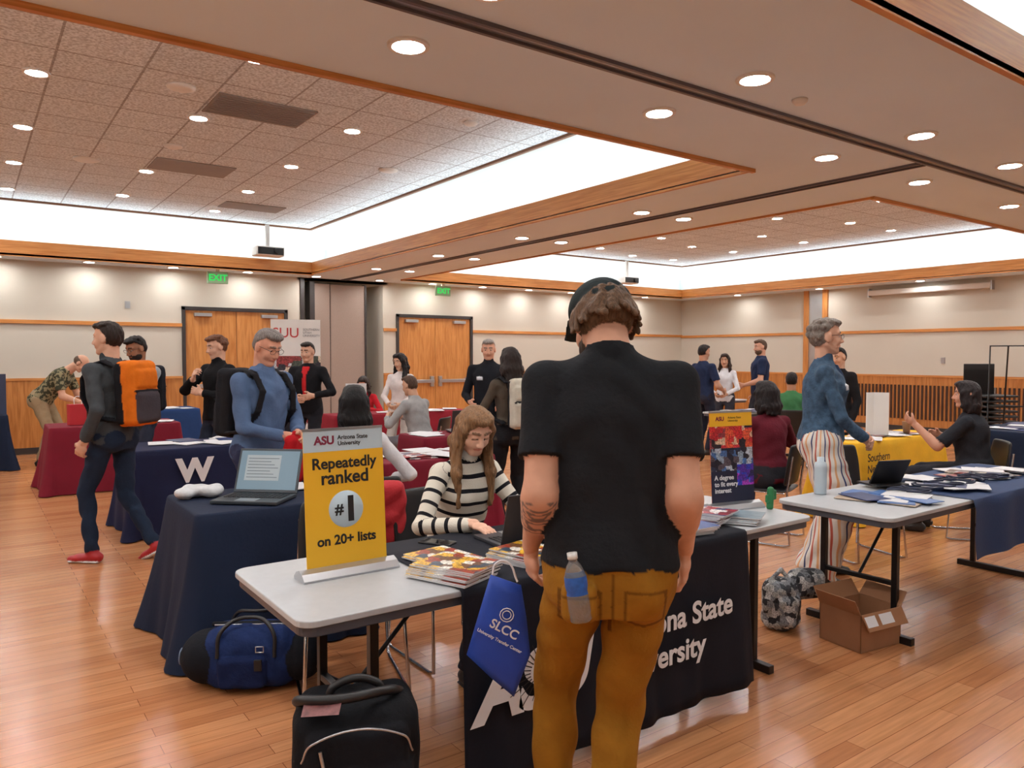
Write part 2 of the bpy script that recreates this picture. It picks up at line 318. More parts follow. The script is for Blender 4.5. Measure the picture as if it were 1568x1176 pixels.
def head(C,R,nb,skin,hair,fem,parent,hh,beard=None,glasses=None,lid=False,lenL=.3,front=True):
    st,hc=hair[0],hair[1]; pt=lambda *a: C+R@A(*a); lipc=tuple(np.array(skin)*[.82,.52,.52,1]) if fem else tuple(np.array(skin)*[.84,.64,.62,1])
    E=lambda cc,r,**kw: ell(pt(*cc),r,R,**kw); S=dict(kind='skin',col=skin)
    nr=.045 if fem else .056
    pr=[seg(nb,pt(0,-.022,-.05),nr*1.08,nr,k=.02,**S),E((0,-.012,.028),(.073,.093,.088),**S),E((0,.022,-.032),(.057,.066,.080),k=.02,**S),
        E((0,.064,-.092),(.024,.02,.018),k=.02,**S)]
    for s in(-1,1):
        pr+=[E((s*.034,.052,-.028),(.024,.024,.024),k=.02,**S),seg(pt(s*.052,-.01,-.05),pt(s*.02,.055,-.092),.014,.014,k=.02,**S),
             seg(pt(s*.012,.073,.030),pt(s*.045,.060,.032),.010,.009,k=.014,**S)]
    for s in(-1,1): pr.append(ell(pt(s*.031,.089,.010),(.017,.015,.013),R,k=.012,op='-'))
    pr+=[seg(pt(0,.078,.016),pt(0,.103,-.024),.0075,.0115,k=.012,**S)]
    for s in(-1,1):
        pr+=[E((s*.011,.093,-.030),(.0085,.010,.008),k=.008,**S),E((s*.075,-.008,-.004),(.011,.022,.033),k=.008,**S),
             seg(pt(s*.016,.0855,.034),pt(s*.046,.0705,.034),.0042,.0030,kind='hair',col=tuple(np.array(hc)*.5+np.array(skin)*.18),k=.003,bias=.001),
             seg(pt(s*.020,.079,.014 if not lid else .012),pt(s*.042,.074,.013),.0045,.004,k=.004,**S)]
        if lid: pr.append(E((s*.031,.068,.010),(.0145,.0145,.0115),k=.003,**S)); pr.append(seg(pt(s*.020,.080,.002),pt(s*.042,.075,.002),.0022,.002,kind='hair',col=c(70,48,38),k=.001,bias=.001))
    pr+=[seg(pt(-.019,.080,-.056),pt(0,.087,-.054),.005,.0065,kind='skin',col=lipc,k=.006,bias=.001),seg(pt(.019,.080,-.056),pt(0,.087,-.054),.005,.0065,kind='skin',col=lipc,k=.006,bias=.001)]
    if beard is not None:
        pr+=[E((0,.028,-.068),(.063,.062,.056),kind='hair',col=beard,wr=.002,planes=[((0,-.25,1),.03)],k=.006)]
        pr+=[seg(pt(-.022,.084,-.042),pt(.022,.084,-.042),.007,.007,kind='hair',col=beard,k=.006)]
    H=dict(kind='hair',col=hc)
    fp=((0,.72,-.69),-.004)
    if st=='bald': pr+=[E((0,-.016,.01),(.079,.100,.075),planes=[((0,.8,-.2),.02),((0,.2,1),.03),((0,0,-1),.065)],k=.004,wr=.001,**H)]
    elif st=='cap':
        Q=dict(kind='cloth',col=hair[2])
        pr+=[E((0,-.022,.008),(.083,.104,.086),planes=[((0,.9,-.2),.030),((0,0,-1),.058)],k=.004,wr=.004,**H)]
        for i in range(22):
            a=math.radians(160+i*11); zl=-.030-.016*((i*7)%5)/4
            pr.append(seg(pt(.078*math.cos(a),-.02+.096*math.sin(a),.01),pt(.092*math.cos(a+.14),-.02+.114*math.sin(a+.14),zl),.013,.007,k=.010,wr=.003,**H))
        pr+=[E((0,-.010,.040),(.086,.106,.080),planes=[((0,0,-1),.006)],k=.003,bias=.003,**Q),seg(pt(0,.07,.048),pt(0,.155,.035),(.07,.008),(.055,.006),side=R@A(1,0,0),k=.01,**Q),
             ell(pt(0,-.118,.050),(.032,.04,.016),R,op='-',k=.004),E((0,-.022,.034),(.082,.102,.060),k=.003,wr=.003,**H),seg(pt(-.045,-.100,.036),pt(0,-.118,.034),.007,.007,bias=.003,k=.002,**Q),seg(pt(.045,-.100,.036),pt(0,-.118,.034),.007,.007,bias=.003,k=.002,**Q),E((0,-.01,.121),(.008,.008,.005),k=.002,**Q)]
    else:
        wv={'curly':.004,'short':.0022,'long':.0016,'messy':.0035,'bun':.002}.get(st,.003)
        gr=1.0 if st in('short','long','bun') else 1.04
        low=.065 if st!='long' else .09
        pr+=[E((0,-.014,.034),(.0785*gr,.098*gr,.089*gr),planes=[fp,((0,0,-1),low+.02)],k=.004,wr=wv,**H)]
        pr+=[E((0,.025,.094),(.064*gr,.064*gr,.027*gr),k=.02,wr=wv,**H),E((0,-.05,-.002),(.070*gr,.055*gr,.062*gr),k=.015,wr=wv,**H)]
        if st in('messy','curly'):
            for i in range(20):
                a=i*2.4; rr=.02+.05*((i*5)%7)/7; pr.append(E((rr*math.cos(a),rr*math.sin(a)*1.15-.005,.114-.3*rr),(.019,.019,.015),k=.008,wr=.003,**H))
            if st=='curly':
                for i in range(12): a=math.radians(190+i*14); pr.append(E((.078*math.cos(a),-.02+.092*math.sin(a),.03+.03*math.sin(i*3)),(.02,.02,.022),k=.008,wr=.003,**H))
        if st=='long':
            dn=A(0,0,-1); b0=pt(0,-.065,.02); b1=pt(0,-.075,-.06)+dn*.04; b2=b1+dn*lenL+R@A(0,-.02,0)
            pr+=[seg(b0,b1,(.080,.045),(.090,.040),side=R@A(1,0,0),k=.02,wr=.0025,**H),seg(b1,b2,(.090,.036),(.072,.016),side=R@A(1,0,0),k=.02,wr=.004,**H)]
            for s in(-1,1):
                a0=pt(s*.035,.040,.095); a1=pt(s*.076,.014,.025); a2=pt(s*.082,.006,-.085); a3=a2+dn*lenL*.45+R@A(s*.012,.016,0); a4=a3+dn*lenL*.5+R@A(-s*.006,.02,0)
                ch=[a0,a1,a2,a3,a4] if front else [a0,a1,a2,a2+dn*.05+R@A(0,-.04,0)]
                rs=[(.030,.020),(.034,.016),(.045,.020),(.048,.024),(.022,.012)]
                for j in range(len(ch)-1): pr.append(seg(ch[j],ch[j+1],rs[j],rs[j+1],side=R@A(0,1,0),k=.02,wr=.0035,**H))
    o=sdf('head',pr,hh,parent)
    ew=mat('eye_white',c(205,198,192),.3); ei=mat('eye_iris',c(34,24,20),.2)
    if not lid:
        for s in(-1,1):
            for r_,p_,m_ in((.0122,(s*.031,.0640,.008),ew),(.0068,(s*.031,.0712,.006),ei)):
                lathe('eye',[(r_*math.cos(t*math.pi/10),r_*math.sin(t*math.pi/10)) for t in range(-5,6)],m_,parent,pt(*p_),14)
    if glasses:
        for s in(-1,1):
            tube('glasses_rim',[pt(s*.033+.023*math.cos(t*.4189),.094,.008+.017*math.sin(t*.4189)) for t in range(15)],.0014,glasses,parent,True)
            tube('glasses_temple',[pt(s*.056,.094,.014),pt(s*.078,.03,.012),pt(s*.08,-.01,.008)],.0016,glasses,parent)
        tube('glasses_bridge',[pt(-.01,.094,.012),pt(.01,.094,.012)],.0016,glasses,parent)
    return o
YAW=-35.7
def human(name,x,y,a,H=1.75,fem=False,w=1.,pel=(0,0,.93),lean=0,turn=0,hy=0,hp=8,L=None,Rr=None,lL=None,lR=None,
          top=c(30,30,34),tk='cloth',sleeve='long',pants=c(40,44,60),pk='cloth',skin=c(212,162,134),hair=('short',c(50,36,28)),shoe=c(40,38,38),
          h=.012,hh=.007,hd=.006,beard=None,glasses=None,lid=False,lenL=.3,collar=None,pack=None,extra=None,colfn=None,hem=-.06,sole=None,loose=1.,z0=0,front=True,wr=.004,inner=None,ts=1.,hoff=(0,0,0)):
    g=grp(name,(x,y,z0),a+YAW,H/1.75); pel=A(*pel); T=Rz(turn)@Rx(-lean); tp=lambda p,q,r: pel+T@A(p,q,r*ts)
    TP=dict(kind=tk,col=top); PP=dict(kind=pk,col=pants); SK=dict(kind='skin',col=skin); pr=[]
    if fem: tab=[(hem,.168,.122,0),(.05,.155,.112,0),(.15,.130,.102,0),(.25,.136,.108,.006),(.33,.150,.124,.014),(.41,.142,.105,0),(.455,.115,.08,-.005),(.49,.075,.062,-.008),(.52,.047,.048,-.008)]; sh=.148; ar=(.048,.041,.034)
    else: tab=[(hem,.166,.122,0),(.05,.160,.12,0),(.15,.152,.116,.004),(.25,.160,.12,.004),(.35,.174,.126,.004),(.41,.168,.118,0),(.45,.140,.098,-.008),(.49,.088,.075,-.012),(.53,.059,.06,-.012)]; sh=.176; ar=(.056,.047,.039)
    tab=[(q[0]*ts,q[1]*w*(loose if q[0]<.4 else 1),q[2]*w*(loose if q[0]<.4 else 1),q[3]) for q in tab]; sh*=(1+(w-1)*.8)
    pr.append(slc(pel,T,tab,wr=wr,**TP))
    hs=.088*w; PT=Rz(turn)@Rx(-lean*.35)
    pr.append(slc(pel,PT,[(-.12,.13*w,.10*w,0),(-.03,.162*w,.118*w,-.004),(.06,.155*w,.112*w,0),(.10,.14*w,.10*w,0)],wr=wr*.8,k=.03,**PP))
    for s in(-1,1): pr.append(ell(pel+PT@A(s*.075*w,-.055,-.05),(.078*w,.075*w,.088),kind=pk,col=pants,k=.03,wr=wr*.6))
    for s,lg in((-1,lL),(1,lR)):
        lg=lg or dict(); ft=A(*lg.get('f',(s*.105,0,.085))); ht=pel+PT@A(s*hs,0,-.02)
        kn,an=ik(ht,ft,.44,.42,lg.get('h',(s*.08,1,0))); pl=lg.get('w',1.)*w; ck=lg.get('c',1)
        pr+=[seg(ht,kn,.090*pl,.063*pl*(1+(ck-1)*.4),wr=wr,k=.03,t0=0,**PP),seg(kn,an+A(0,0,.0),.061*pl*(1+(ck-1)*.4),.050*pl*ck,wr=wr*1.3,k=.02,flat=True,**PP),
             seg(ht*.6+kn*.4+A(0,-.02,0),ht*.2+kn*.8,.06*pl,.05*pl,k=.03,**PP)]
        ty=Rz(lg.get('y',-s*8)); tpz=Rx(lg.get('p',0)); fr=ty@tpz; q=lambda *z: an+fr@A(*z)
        pr+=[seg(an+A(0,0,.01),q(0,-.01,-.03),.036,.038,kind='shoe',col=shoe,k=.01),seg(q(0,-.045,-.045),q(0,.11,-.052),(.037,.032),(.045,.026),side=fr@A(1,0,0),kind='shoe',col=shoe,k=.02),
             seg(q(0,.09,-.055),q(0,.165,-.060),(.044,.025),(.034,.020),side=fr@A(1,0,0),kind='shoe',col=shoe,k=.015),
             seg(q(0,-.05,-.076),q(0,.165,-.076),(.042,.010),(.040,.010),side=fr@A(1,0,0),kind='shoe',col=sole or c(30,28,28),k=.003)]
    nb=tp(0,-.012,.49); RH=Rz(turn+hy)@Rx(-hp)
    HC=nb+(T@A(0,0,1)*.5+A(0,0,.5))*.178+T@A(0,.012+.0009*lean,0)+Rz(turn)@A(0,.0015*lean,0)+Rz(turn+hy)@A(0,.0008*hp,-.0002*hp)+A(*hoff)
    pr.append(seg(nb-A(0,0,.02),HC+RH@A(0,-.022,-.05),.047 if fem else .057,.043 if fem else .054,k=.012,**SK))
    if collar is not None:
        pr.append(seg(nb+T@A(0,.0,.01),nb+T@A(0,.012,.045),.064 if not fem else .055,.060 if not fem else .051,kind='cloth',col=collar,k=.006,wr=.002))
    if inner is not None:
        pr.append(slc(pel+T@A(0,.02,0),T,[(.12,.04,.104*w,0),(.3,.045,.118*w,0),(.43,.055,.10,0),(.49,.05,.06,0)],kind='cloth',col=inner,k=.004))
    hds=[]
    for s,am in((-1,L),(1,Rr)):
        am=am or dict(); S0=tp(s*sh,-.005,.435); W=A(*am.get('w',tuple(S0+A(s*.05,.06,-.53))))
        el,W=ik(S0,W,.30,.26,am.get('h',(s*.35,-1,-.1))); fd=nm(W-el)
        pr+=[seg(tp(s*sh*.25,-.012,.475),S0,(.034 if not fem else .030),ar[0]*.92,k=.035,wr=0,**TP),seg(tp(s*sh*.5,-.005,.42),S0,ar[0]*.9,ar[0]*.95,k=.03,**TP)]
        if sleeve=='long':
            pr+=[seg(S0,el,ar[0],ar[1],k=.02,wr=wr,t0=.0,**TP),seg(el,W-fd*.012,ar[1],ar[2],k=.015,wr=wr,t0=.30,flat=True,**TP),seg(W-fd*.03,W+fd*.01,.026,.024,k=.004,**SK)]
        else:
            e6=S0+(el-S0)*am.get('sl',.72)
            pr+=[seg(S0,e6,ar[0]*1.03*w**.5,ar[0]*1.10*w**.5,k=.02,wr=wr*.5,flat=True,**TP),seg(S0,el,ar[0]*.86,ar[1]*.90,k=.004,**SK),seg(el,W,(ar[1]*.96,ar[1]*.88),(.030,.024),side=A(0,1,0) if abs(fd[2])>.7 else A(0,0,1),k=.02,**SK),
                 seg(el+(W-el)*.12,el+(W-el)*.42,ar[1]*.96,ar[1]*.78,k=.02,**SK)]
        hds.append((W,fd,am,s))
    if pack is not None:
        pc,pc2,pw=pack
        pr+=[rbx(tp(0,-.155*w-.065,.27),(.145*pw,.085,.23),T,.05,'cloth',pc,wr=.003),rbx(tp(0,-.155*w-.145,.17),(.115*pw,.035,.11),T,.03,'cloth',pc2,wr=.003),
             rbx(tp(0,-.155*w-.03,.27),(.15*pw,.05,.22),T,.04,'cloth',c(28,28,32),wr=.002),rbx(tp(0,-.155*w-.14,.37),(.11*pw,.03,.07),T,.025,'cloth',pc,wr=.002),
             seg(tp(-.12*pw,-.155*w-.155,.285),tp(.12*pw,-.155*w-.155,.285),.008,kind='cloth',col=c(28,28,32),k=.003)]
        for s in(-1,1):
            ps=[(s*.09*w,-.13*w,.46),(s*.11*w,-.04,.505),(s*.115*w,.06,.485),(s*.12*w,.128*w,.39),(s*.14*w,.118*w,.26),(s*.165*w,.02,.12),(s*.12*w,-.15*w,.08)]
            for u,v in zip(ps[:-1],ps[1:]): pr.append(seg(tp(*u),tp(*v),(.027,.010),(.027,.010),side=T@A(1,0,0),kind='cloth',col=c(28,28,32),k=.004,bias=.004))
    if extra: pr+=extra(tp,T,HC,RH,hds)
    sdf('body',pr,h,g,colfn)
    head(HC,RH,nb,skin,hair,fem,g,hh,beard,glasses,lid,lenL,front)
    for W,fd,am,s in hds:
        d=am.get('d'); d=fd if d is None else A(*d); n=am.get('n',(-s,0.15,0)); hand('hand_right' if s>0 else 'hand_left',W,fd,d,n,s>0,skin,hd,g,am.get('c',.38),.92 if fem else 1.,am.get('s',0))
    return g
# ============================================================ ROOM
X0,X1,Y0,Y1=-6.,15.9,-5.,14.2; ZS=3.05; ZT=3.85
mesh('floor',[(X0,Y0,0),(X1,Y0,0),(X1,Y1+.8,0),(X0,Y1+.8,0)],[(0,1,2,3)],FL)
box('wall_left',X0-.1,X0,Y0,Y1,0,4.2,WALL); box('wall_right',X1,X1+.1,Y0,Y1,0,4.2,WALL); box('wall_front',X0,X1,Y0-.1,Y0,0,4.2,WALL)
boxes('wall_back',[(X0,3.09,Y1,Y1+.1,0,4.2),(3.09,4.97,Y1,Y1+.1,2.42,4.2),(4.97,5.27,Y1,Y1+.1,0,4.2),(5.27,6.96,Y1,Y1+.1,3.0,4.2),(6.96,7.25,Y1,Y1+.1,0,4.2),(7.25,9.12,Y1,Y1+.1,2.42,4.2),(9.12,X1,Y1,Y1+.1,0,4.2),
  (5.17,5.27,Y1+.1,Y1+.8,0,3.05),(6.96,7.06,Y1+.1,Y1+.8,0,3.05),(5.17,7.06,Y1+.8,Y1+.9,0,3.05),(5.17,7.06,Y1,Y1+.9,3.0,3.1)],WALL)
PART=mat('partition_fabric',c(158,140,130),.9,var=.06,vscale=60,bump=.3,bscale=150)
pg=grp('folding_partition',(0,0,0)); boxes('panels',[(5.52,5.86,Y1+.1,Y1+.2,.02,2.96),(5.87,6.6,Y1+.12,Y1+.22,.02,2.96)],PART,pg); boxes('edges',[(5.42,5.52,Y1+.02,Y1+.25,.0,3.0),(5.855,5.87,Y1+.1,Y1+.2,.0,2.98),(6.6,6.64,Y1+.1,Y1+.24,.0,2.98)],DARKT,pg)
box('trim_pocket',5.22,5.30,Y1-.03,Y1+.02,0,3.04,DARKT)
def door(n,xa,xb):
    g=grp('door_%d'%n,(0,0,0)); mid=(xa+xb)/2
    boxes('frame',[(xa,xa+.06,Y1-.03,Y1+.1,0,2.42),(xb-.06,xb,Y1-.03,Y1+.1,0,2.42),(xa,xb,Y1-.03,Y1+.1,2.36,2.42)],DARKT,g)
    boxes('leaves',[(xa+.06,mid-.004,Y1+.01,Y1+.06,.01,2.355),(mid+.004,xb-.06,Y1+.01,Y1+.06,.01,2.355)],OAKV,g,.004)
    boxes('push_bar',[(xa+.12,mid-.06,Y1-.07,Y1-.03,.98,1.05),(mid+.06,xb-.12,Y1-.07,Y1-.03,.98,1.05),(xa+.12,xa+.2,Y1-.05,Y1+.01,.95,1.08),(xb-.2,xb-.12,Y1-.05,Y1+.01,.95,1.08),(mid-.14,mid-.06,Y1-.05,Y1+.01,.9,1.12),(mid+.06,mid+.14,Y1-.05,Y1+.01,.9,1.12)],SILV,g,.006)
    boxes('door_closer',[(xa+.2,xa+.5,Y1-.06,Y1+.01,2.25,2.31),(xb-.5,xb-.2,Y1-.06,Y1+.01,2.25,2.31)],SILV,g,.006)
door(1,3.09,4.97); door(2,7.25,9.12)
seg_b=[(X0,3.09),(4.97,5.22),(6.96,7.25),(9.12,X1)]
boxes('trim_1',[(a,b,Y1-.03,Y1,0,1.16) for a,b in seg_b],OAKW)
boxes('trim_2',[(a,b,Y1-.045,Y1,1.16,1.20) for a,b in seg_b]+[(a,b,Y1-.035,Y1,2.06,2.12) for a,b in seg_b],OAK)
boxes('trim_3',[(X1-.03,X1,Y0,Y1,0,1.12)],OAKW); boxes('trim_4',[(X1-.045,X1,Y0,Y1,1.12,1.16),(X1-.035,X1,Y0,Y1,2.04,2.10)],OAK)
boxes('baseboard_back',[(a,b,Y1-.04,Y1,0,.1) for a,b in seg_b],DARKT); boxes('baseboard_right',[(X1-.04,X1,Y0,Y1,0,.1)],DARKT)
boxes('trim_5',[(X1-.06,X1,9.85,9.97,0,ZS),(X1-.06,X1,10.32,10.44,0,ZS)],OAKV); box('trim_10',X1-.03,X1,9.97,10.32,1.16,ZS,SILV)
SLAT=mat('dark_slots',c(60,34,20),.8,var=.05)
boxes('radiator_grille',[(X1-.05,X1-.03,4.5+i*.08,4.535+i*.08,.25,.95) for i in range(62)]+[(9.6+i*.08,9.635+i*.08,Y1-.05,Y1-.03,.25,.95) for i in range(70)]+[(1.6+i*.08,1.635+i*.08,Y1-.05,Y1-.03,.25,.95) for i in range(14)],SLAT)
boxes('wall_outlet_plates',[(2.2,2.28,Y1-.012,Y1,2.35,2.47),(X1-.012,X1,7.3,7.38,1.4,1.52)],SILV)
trays=[(-5,5.15,3.9,13.4),(7.0,15.,3.9,13.4),(-5,5.15,-4.2,1.75),(7.,15.,-4.2,1.75)]
xs=[X0,-5,5.15,7,15,X1]; ys=[Y0,-4.2,1.75,3.9,13.4,Y1]
bl=[]
for i in range(5):
    for j in range(5):
        if (i in(1,3)) and (j in(1,3)): continue
        bl.append((xs[i],xs[i+1],ys[j],ys[j+1],ZS,ZS+.01))
boxes('ceiling',bl,SOFF)
tv=[];tf=[]
cv=[];cf=[]; fas=[]; led=[]; edg=[]
for a,b_,e,d in trays:
    n=len(tv); tv+=[(a-.02,e-.02,ZT),(a-.02,d+.02,ZT),(b_+.02,d+.02,ZT),(b_+.02,e-.02,ZT)]; tf.append((n,n+1,n+2,n+3))
    ring=lambda o,z:[(a-o,e-o,z),(b_+o,e-o,z),(b_+o,d+o,z),(a-o,d+o,z)]
    n=len(cv); cv+=ring(-.0,ZT+.001)+ring(.22,ZT-.10)+ring(.42,ZT-.30)+ring(.46,ZS+.13)+ring(.0,ZS+.13)
    for r in range(4):
        for k in range(4): cf.append((n+r*4+k,n+r*4+(k+1)%4,n+r*4+4+(k+1)%4,n+r*4+4+k))
    for o0,o1,z0,z1,L_ in((0,.03,ZS-.02,ZS+.20,fas),(-.04,.0,ZT-.03,ZT+.02,edg),(.10,.17,ZS+.135,ZS+.15,led)):
        L_+=[(a-o1,a-o0,e-o1,d+o1,z0,z1),(b_+o0,b_+o1,e-o1,d+o1,z0,z1),(a-o0,b_+o0,e-o1,e-o0,z0,z1),(a-o0,b_+o0,d+o0,d+o1,z0,z1)]
mesh('ceiling_tiles',tv,tf,TL); mesh('ceiling_cove',cv,cf,WHITE,smooth=False); boxes('trim_6',fas,OAK); boxes('trim_7',edg,BROWN); boxes('cove_light_strips',led,COVE)
boxes('trim_8',[(a-.035,b_+.035,yy-.035,yy,ZS-.03,ZS-.0) for a,b_,e,d in trays for yy in(e,)]+[(a-.035,b_+.035,d,d+.035,ZS-.03,ZS) for a,b_,e,d in trays],OAK)
TRK=mat('track_dark',c(96,92,98),.4,metal=.4,var=.04)
boxes('partition_track',[(X0,X1,2.88,2.90,ZS-.02,ZS),(X0,X1,2.96,2.98,ZS-.02,ZS),(6.03,6.05,2.99,Y1,ZS-.02,ZS),(6.11,6.13,2.99,Y1,ZS-.02,ZS)],TRK)
boxes('trim_9',[(X0,X1,2.90,2.96,ZS-.006,ZS-.001),(6.05,6.11,2.99,Y1,ZS-.006,ZS-.001)],SILV)
DL=[]
for x in(-3.5,-1.75,0,1.77,3.5,5.3,6.7,8.5,10.25,12.,13.8):
    for y in(2.62,3.32): DL.append((x,y,ZS,.074))
for y in(5.7,7.8,9.9,12.):
    for x in(5.76,6.4): DL.append((x,y,ZS,.074))
for x in(.4,1.64,2.89,4.13,5.4,6.7,7.9,9.15,10.4,11.65,12.9,14.1): DL.append((x,13.82,ZS,.07))
for y in(1.0,3.2,5.4,7.6,9.8,12.): DL.append((15.45,y,ZS,.07))
for x in(-3.6,-2.2,-.85,.52,3.26,8.3,9.7,12.45,13.8):
    for y in(5.55,7.33,9.12,10.85,12.6): DL.append((x,y,ZT,.074))
for x in(1.88,11.05):
    for y in(6.0,7.8,10.4,12.15): DL.append((x,y,ZT,.074))
for x in(-3.,-.5,2.2,9,12.):
    for y in(-3,-1,.7): DL.append((x,y,ZT,.08))
v=[];f=[];mi=[]; n=20
for x,y,z,r in DL:
    o=len(v)
    for rr,zz in((r*1.4,z),(r*1.38,z-.012),(r*1.08,z-.014),(r,z-.004)):
        v+=[(x+rr*math.cos(t*2*math.pi/n),y+rr*math.sin(t*2*math.pi/n),zz) for t in range(n)]
    for k in range(3):
        for t in range(n): f.append((o+k*n+t,o+k*n+(t+1)%n,o+k*n+n+(t+1)%n,o+k*n+n+t)); mi.append(0)
    f.append(tuple(o+3*n+t for t in range(n))); mi.append(1)
mesh('recessed_downlights',v,f,[PLW,LAMP],mi=mi)
VENT=mat('vent_dark',c(150,142,138),.8,var=.05)
boxes('ceiling_air_vents',[(1.85,2.75,6.95,7.55,ZT-.015,ZT-.002),(1.85,2.75,9.6,10.2,ZT-.015,ZT-.002),(3.2,4.1,11.7,12.2,ZT-.015,ZT-.002)]+[(1.87,2.73,6.98+i*.05,7.0+i*.05,ZT-.025,ZT-.015) for i in range(11)],VENT)
for (x,y,z,r) in((1.55,7.0,ZT,.12),(1.9,9.0,ZT,.1),(1.2,10.2,ZT,.14),(4.1,6.4,ZT,.07),(4.3,8.6,ZT,.12),(4.0,3.0-.32,ZS,.045)): lathe('ceiling_speaker' if r>.09 else 'smoke_detector',[(r,0),(r*.95,-.015),(r*.6,-.03),(.01,-.03)],PLW,None,(x,y,z-.001))
GRN=mat('exit_green',c(30,190,80),.5,emit=1.2)
for x,y in((3.55,13.6),(8.05,13.65)):
    g=grp('exit_sign',(x,y,2.90),0); box('housing',-.17,.17,-.03,.03,-.11,.09,mat('exit_plate',c(150,190,150),.4,var=.03),g,.008); box('stem',-.03,.03,-.02,.02,.09,.15,PLW,g); text('EXIT',.15,(0,-.032,-.06),GRN,g,bold=.004)
for x in(4.3,12.9):
    g=grp('ceiling_projector',(x,13.25,3.27),0); box('body',-.24,.24,-.18,.12,0,.16,PLW,g,.02); box('front_grille',-.22,.22,-.19,-.18,.02,.14,BLACK,g,.004); lathe('lens',[(.05,0),(.045,.04),(.035,.04)],BLACK,g,(.1,-.19,.08),rot=(90,0,0)); box('mount',-.03,.03,-.03,.03,.16,.55,PLW,g)
g=grp('projection_screen_case',(X1-.09,7.65,2.84),0); box('case',-.06,.06,-1.2,1.2,0,.11,PLW,g,.02); boxes('bracket',[(-.03,.085,-1.22,-1.19,-.03,.14),(-.03,.085,1.19,1.22,-.03,.14)],SILV,g)
# ============================================================ FURNITURE
def ftable(name,x0,x1,y0,y1,z=.745,rz=0):
    g=grp(name,((x0+x1)/2,(y0+y1)/2,0),rz); a=(x1-x0)/2; b_=(y1-y0)/2; r=.06; P=[]
    for cx,cy,t0 in((a-r,b_-r,0),(-a+r,b_-r,90),(-a+r,-b_+r,180),(a-r,-b_+r,270)):
        for k in range(7): t=math.radians(t0+k*15); P.append((cx+r*math.cos(t),cy+r*math.sin(t)))
    n=len(P)
    def slab(nm_,z0_,z1_,o,m_):
        v=[(p[0]*(1-o/a),p[1]*(1-o/b_),z0_) for p in P]+[(p[0]*(1-o/a),p[1]*(1-o/b_),z1_) for p in P]
        q=mesh(nm_,v,[tuple(range(n))[::-1],tuple(range(n,2*n))]+[(k,(k+1)%n,n+(k+1)%n,n+k) for k in range(n)],m_,g)
        e=q.modifiers.new('b','BEVEL'); e.width=.004; e.segments=2; e.limit_method='ANGLE'
    slab('top',z-.022,z,0,TABLE); slab('apron',z-.055,z-.0225,.012,mat('table_edge',c(70,74,84),.4,var=.03))
    for s in(-1,1):
        X=s*(a-.30)
        boxes('leg_frame',[(X-.016,X+.016,-b_*.62-.016,-b_*.62+.016,.04,z-.055),(X-.016,X+.016,b_*.62-.016,b_*.62+.016,.04,z-.055),(X-.02,X+.02,-b_*.92,b_*.92,.0,.04),(X-.014,X+.014,-b_*.62,b_*.62,.30,.325),(X-.014,X+.014,-b_*.62,b_*.62,z-.09,z-.056)],BLACKM,g,.003)
        tube('brace',[(X,0,.31),(X-s*.38,0,z-.06)],.009,BLACKM,g)
    return g
def clothtable(name,x0,x1,y0,y1,col,z=.75,flare=.05,amp=.018,drop=.01,rz=0,cm=None):
    g=grp(name,((x0+x1)/2,(y0+y1)/2,0),rz); a=(x1-x0)/2; b_=(y1-y0)/2; r=.035
    key='tablecloth_%d_%d_%d'%tuple(int(q*1000) for q in col[:3]); m_=mat(key,col,.8,bump=.15,bscale=40,var=.08,vscale=5,spec=.25)
    P=[];N_=[]
    def side(p,q,nx,ny):
        L_=math.hypot(q[0]-p[0],q[1]-p[1]); k=max(4,int(L_/.03))
        for i in range(k): t=i/k; P.append((p[0]+(q[0]-p[0])*t,p[1]+(q[1]-p[1])*t)); N_.append((nx,ny))
    def arc(cx,cy,t0):
        for k in range(8): t=math.radians(t0+k*90/8); P.append((cx+r*math.cos(t),cy+r*math.sin(t))); N_.append((math.cos(t),math.sin(t)))
    side((a,-b_+r),(a,b_-r),1,0); arc(a-r,b_-r,0); side((a-r,b_),(-a+r,b_),0,1); arc(-a+r,b_-r,90); side((-a,b_-r),(-a,-b_+r),-1,0); arc(-a+r,-b_+r,180); side((-a+r,-b_),(a-r,-b_),0,-1); arc(a-r,-b_+r,270)
    n=len(P); v=[];ph=random.random()*9
    lev=[(0,z,-.02),(0,z,0),(0,z-.01,.008)]+[((k/14),z-.01-(z-.01-drop)*k/14,.01) for k in range(1,15)]
    for t,zz,o in lev:
        for i,(p,q) in enumerate(zip(P,N_)):
            s=i*.03; cr=max(0,abs(q[0]*q[1])*2); wv=math.sin(s*13+ph)*.6+math.sin(s*29+ph*2)*.3+math.sin(s*5.3)*.4
            d=o+t*(flare+amp*wv*(.3+t)+cr*.10*t); v.append((p[0]+q[0]*d,p[1]+q[1]*d,zz))
    f=[tuple(range(n))]
    for k in range(len(lev)-1):
        for i in range(n): f.append((k*n+i,(k+1)*n+i,(k+1)*n+(i+1)%n,k*n+(i+1)%n))
    o=mesh('tablecloth',v,f,m_,g,True); o.data.polygons[0].use_smooth=False
    boxes('table_frame',[(-a+.02,a-.02,-b_+.02,b_-.02,z-.04,z-.006)]+[(sx*(a-.1)-.015,sx*(a-.1)+.015,sy*(b_-.08)-.015,sy*(b_-.08)+.015,0,z-.04) for sx in(-1,1) for sy in(-1,1)],BLACKM,g)
    return g
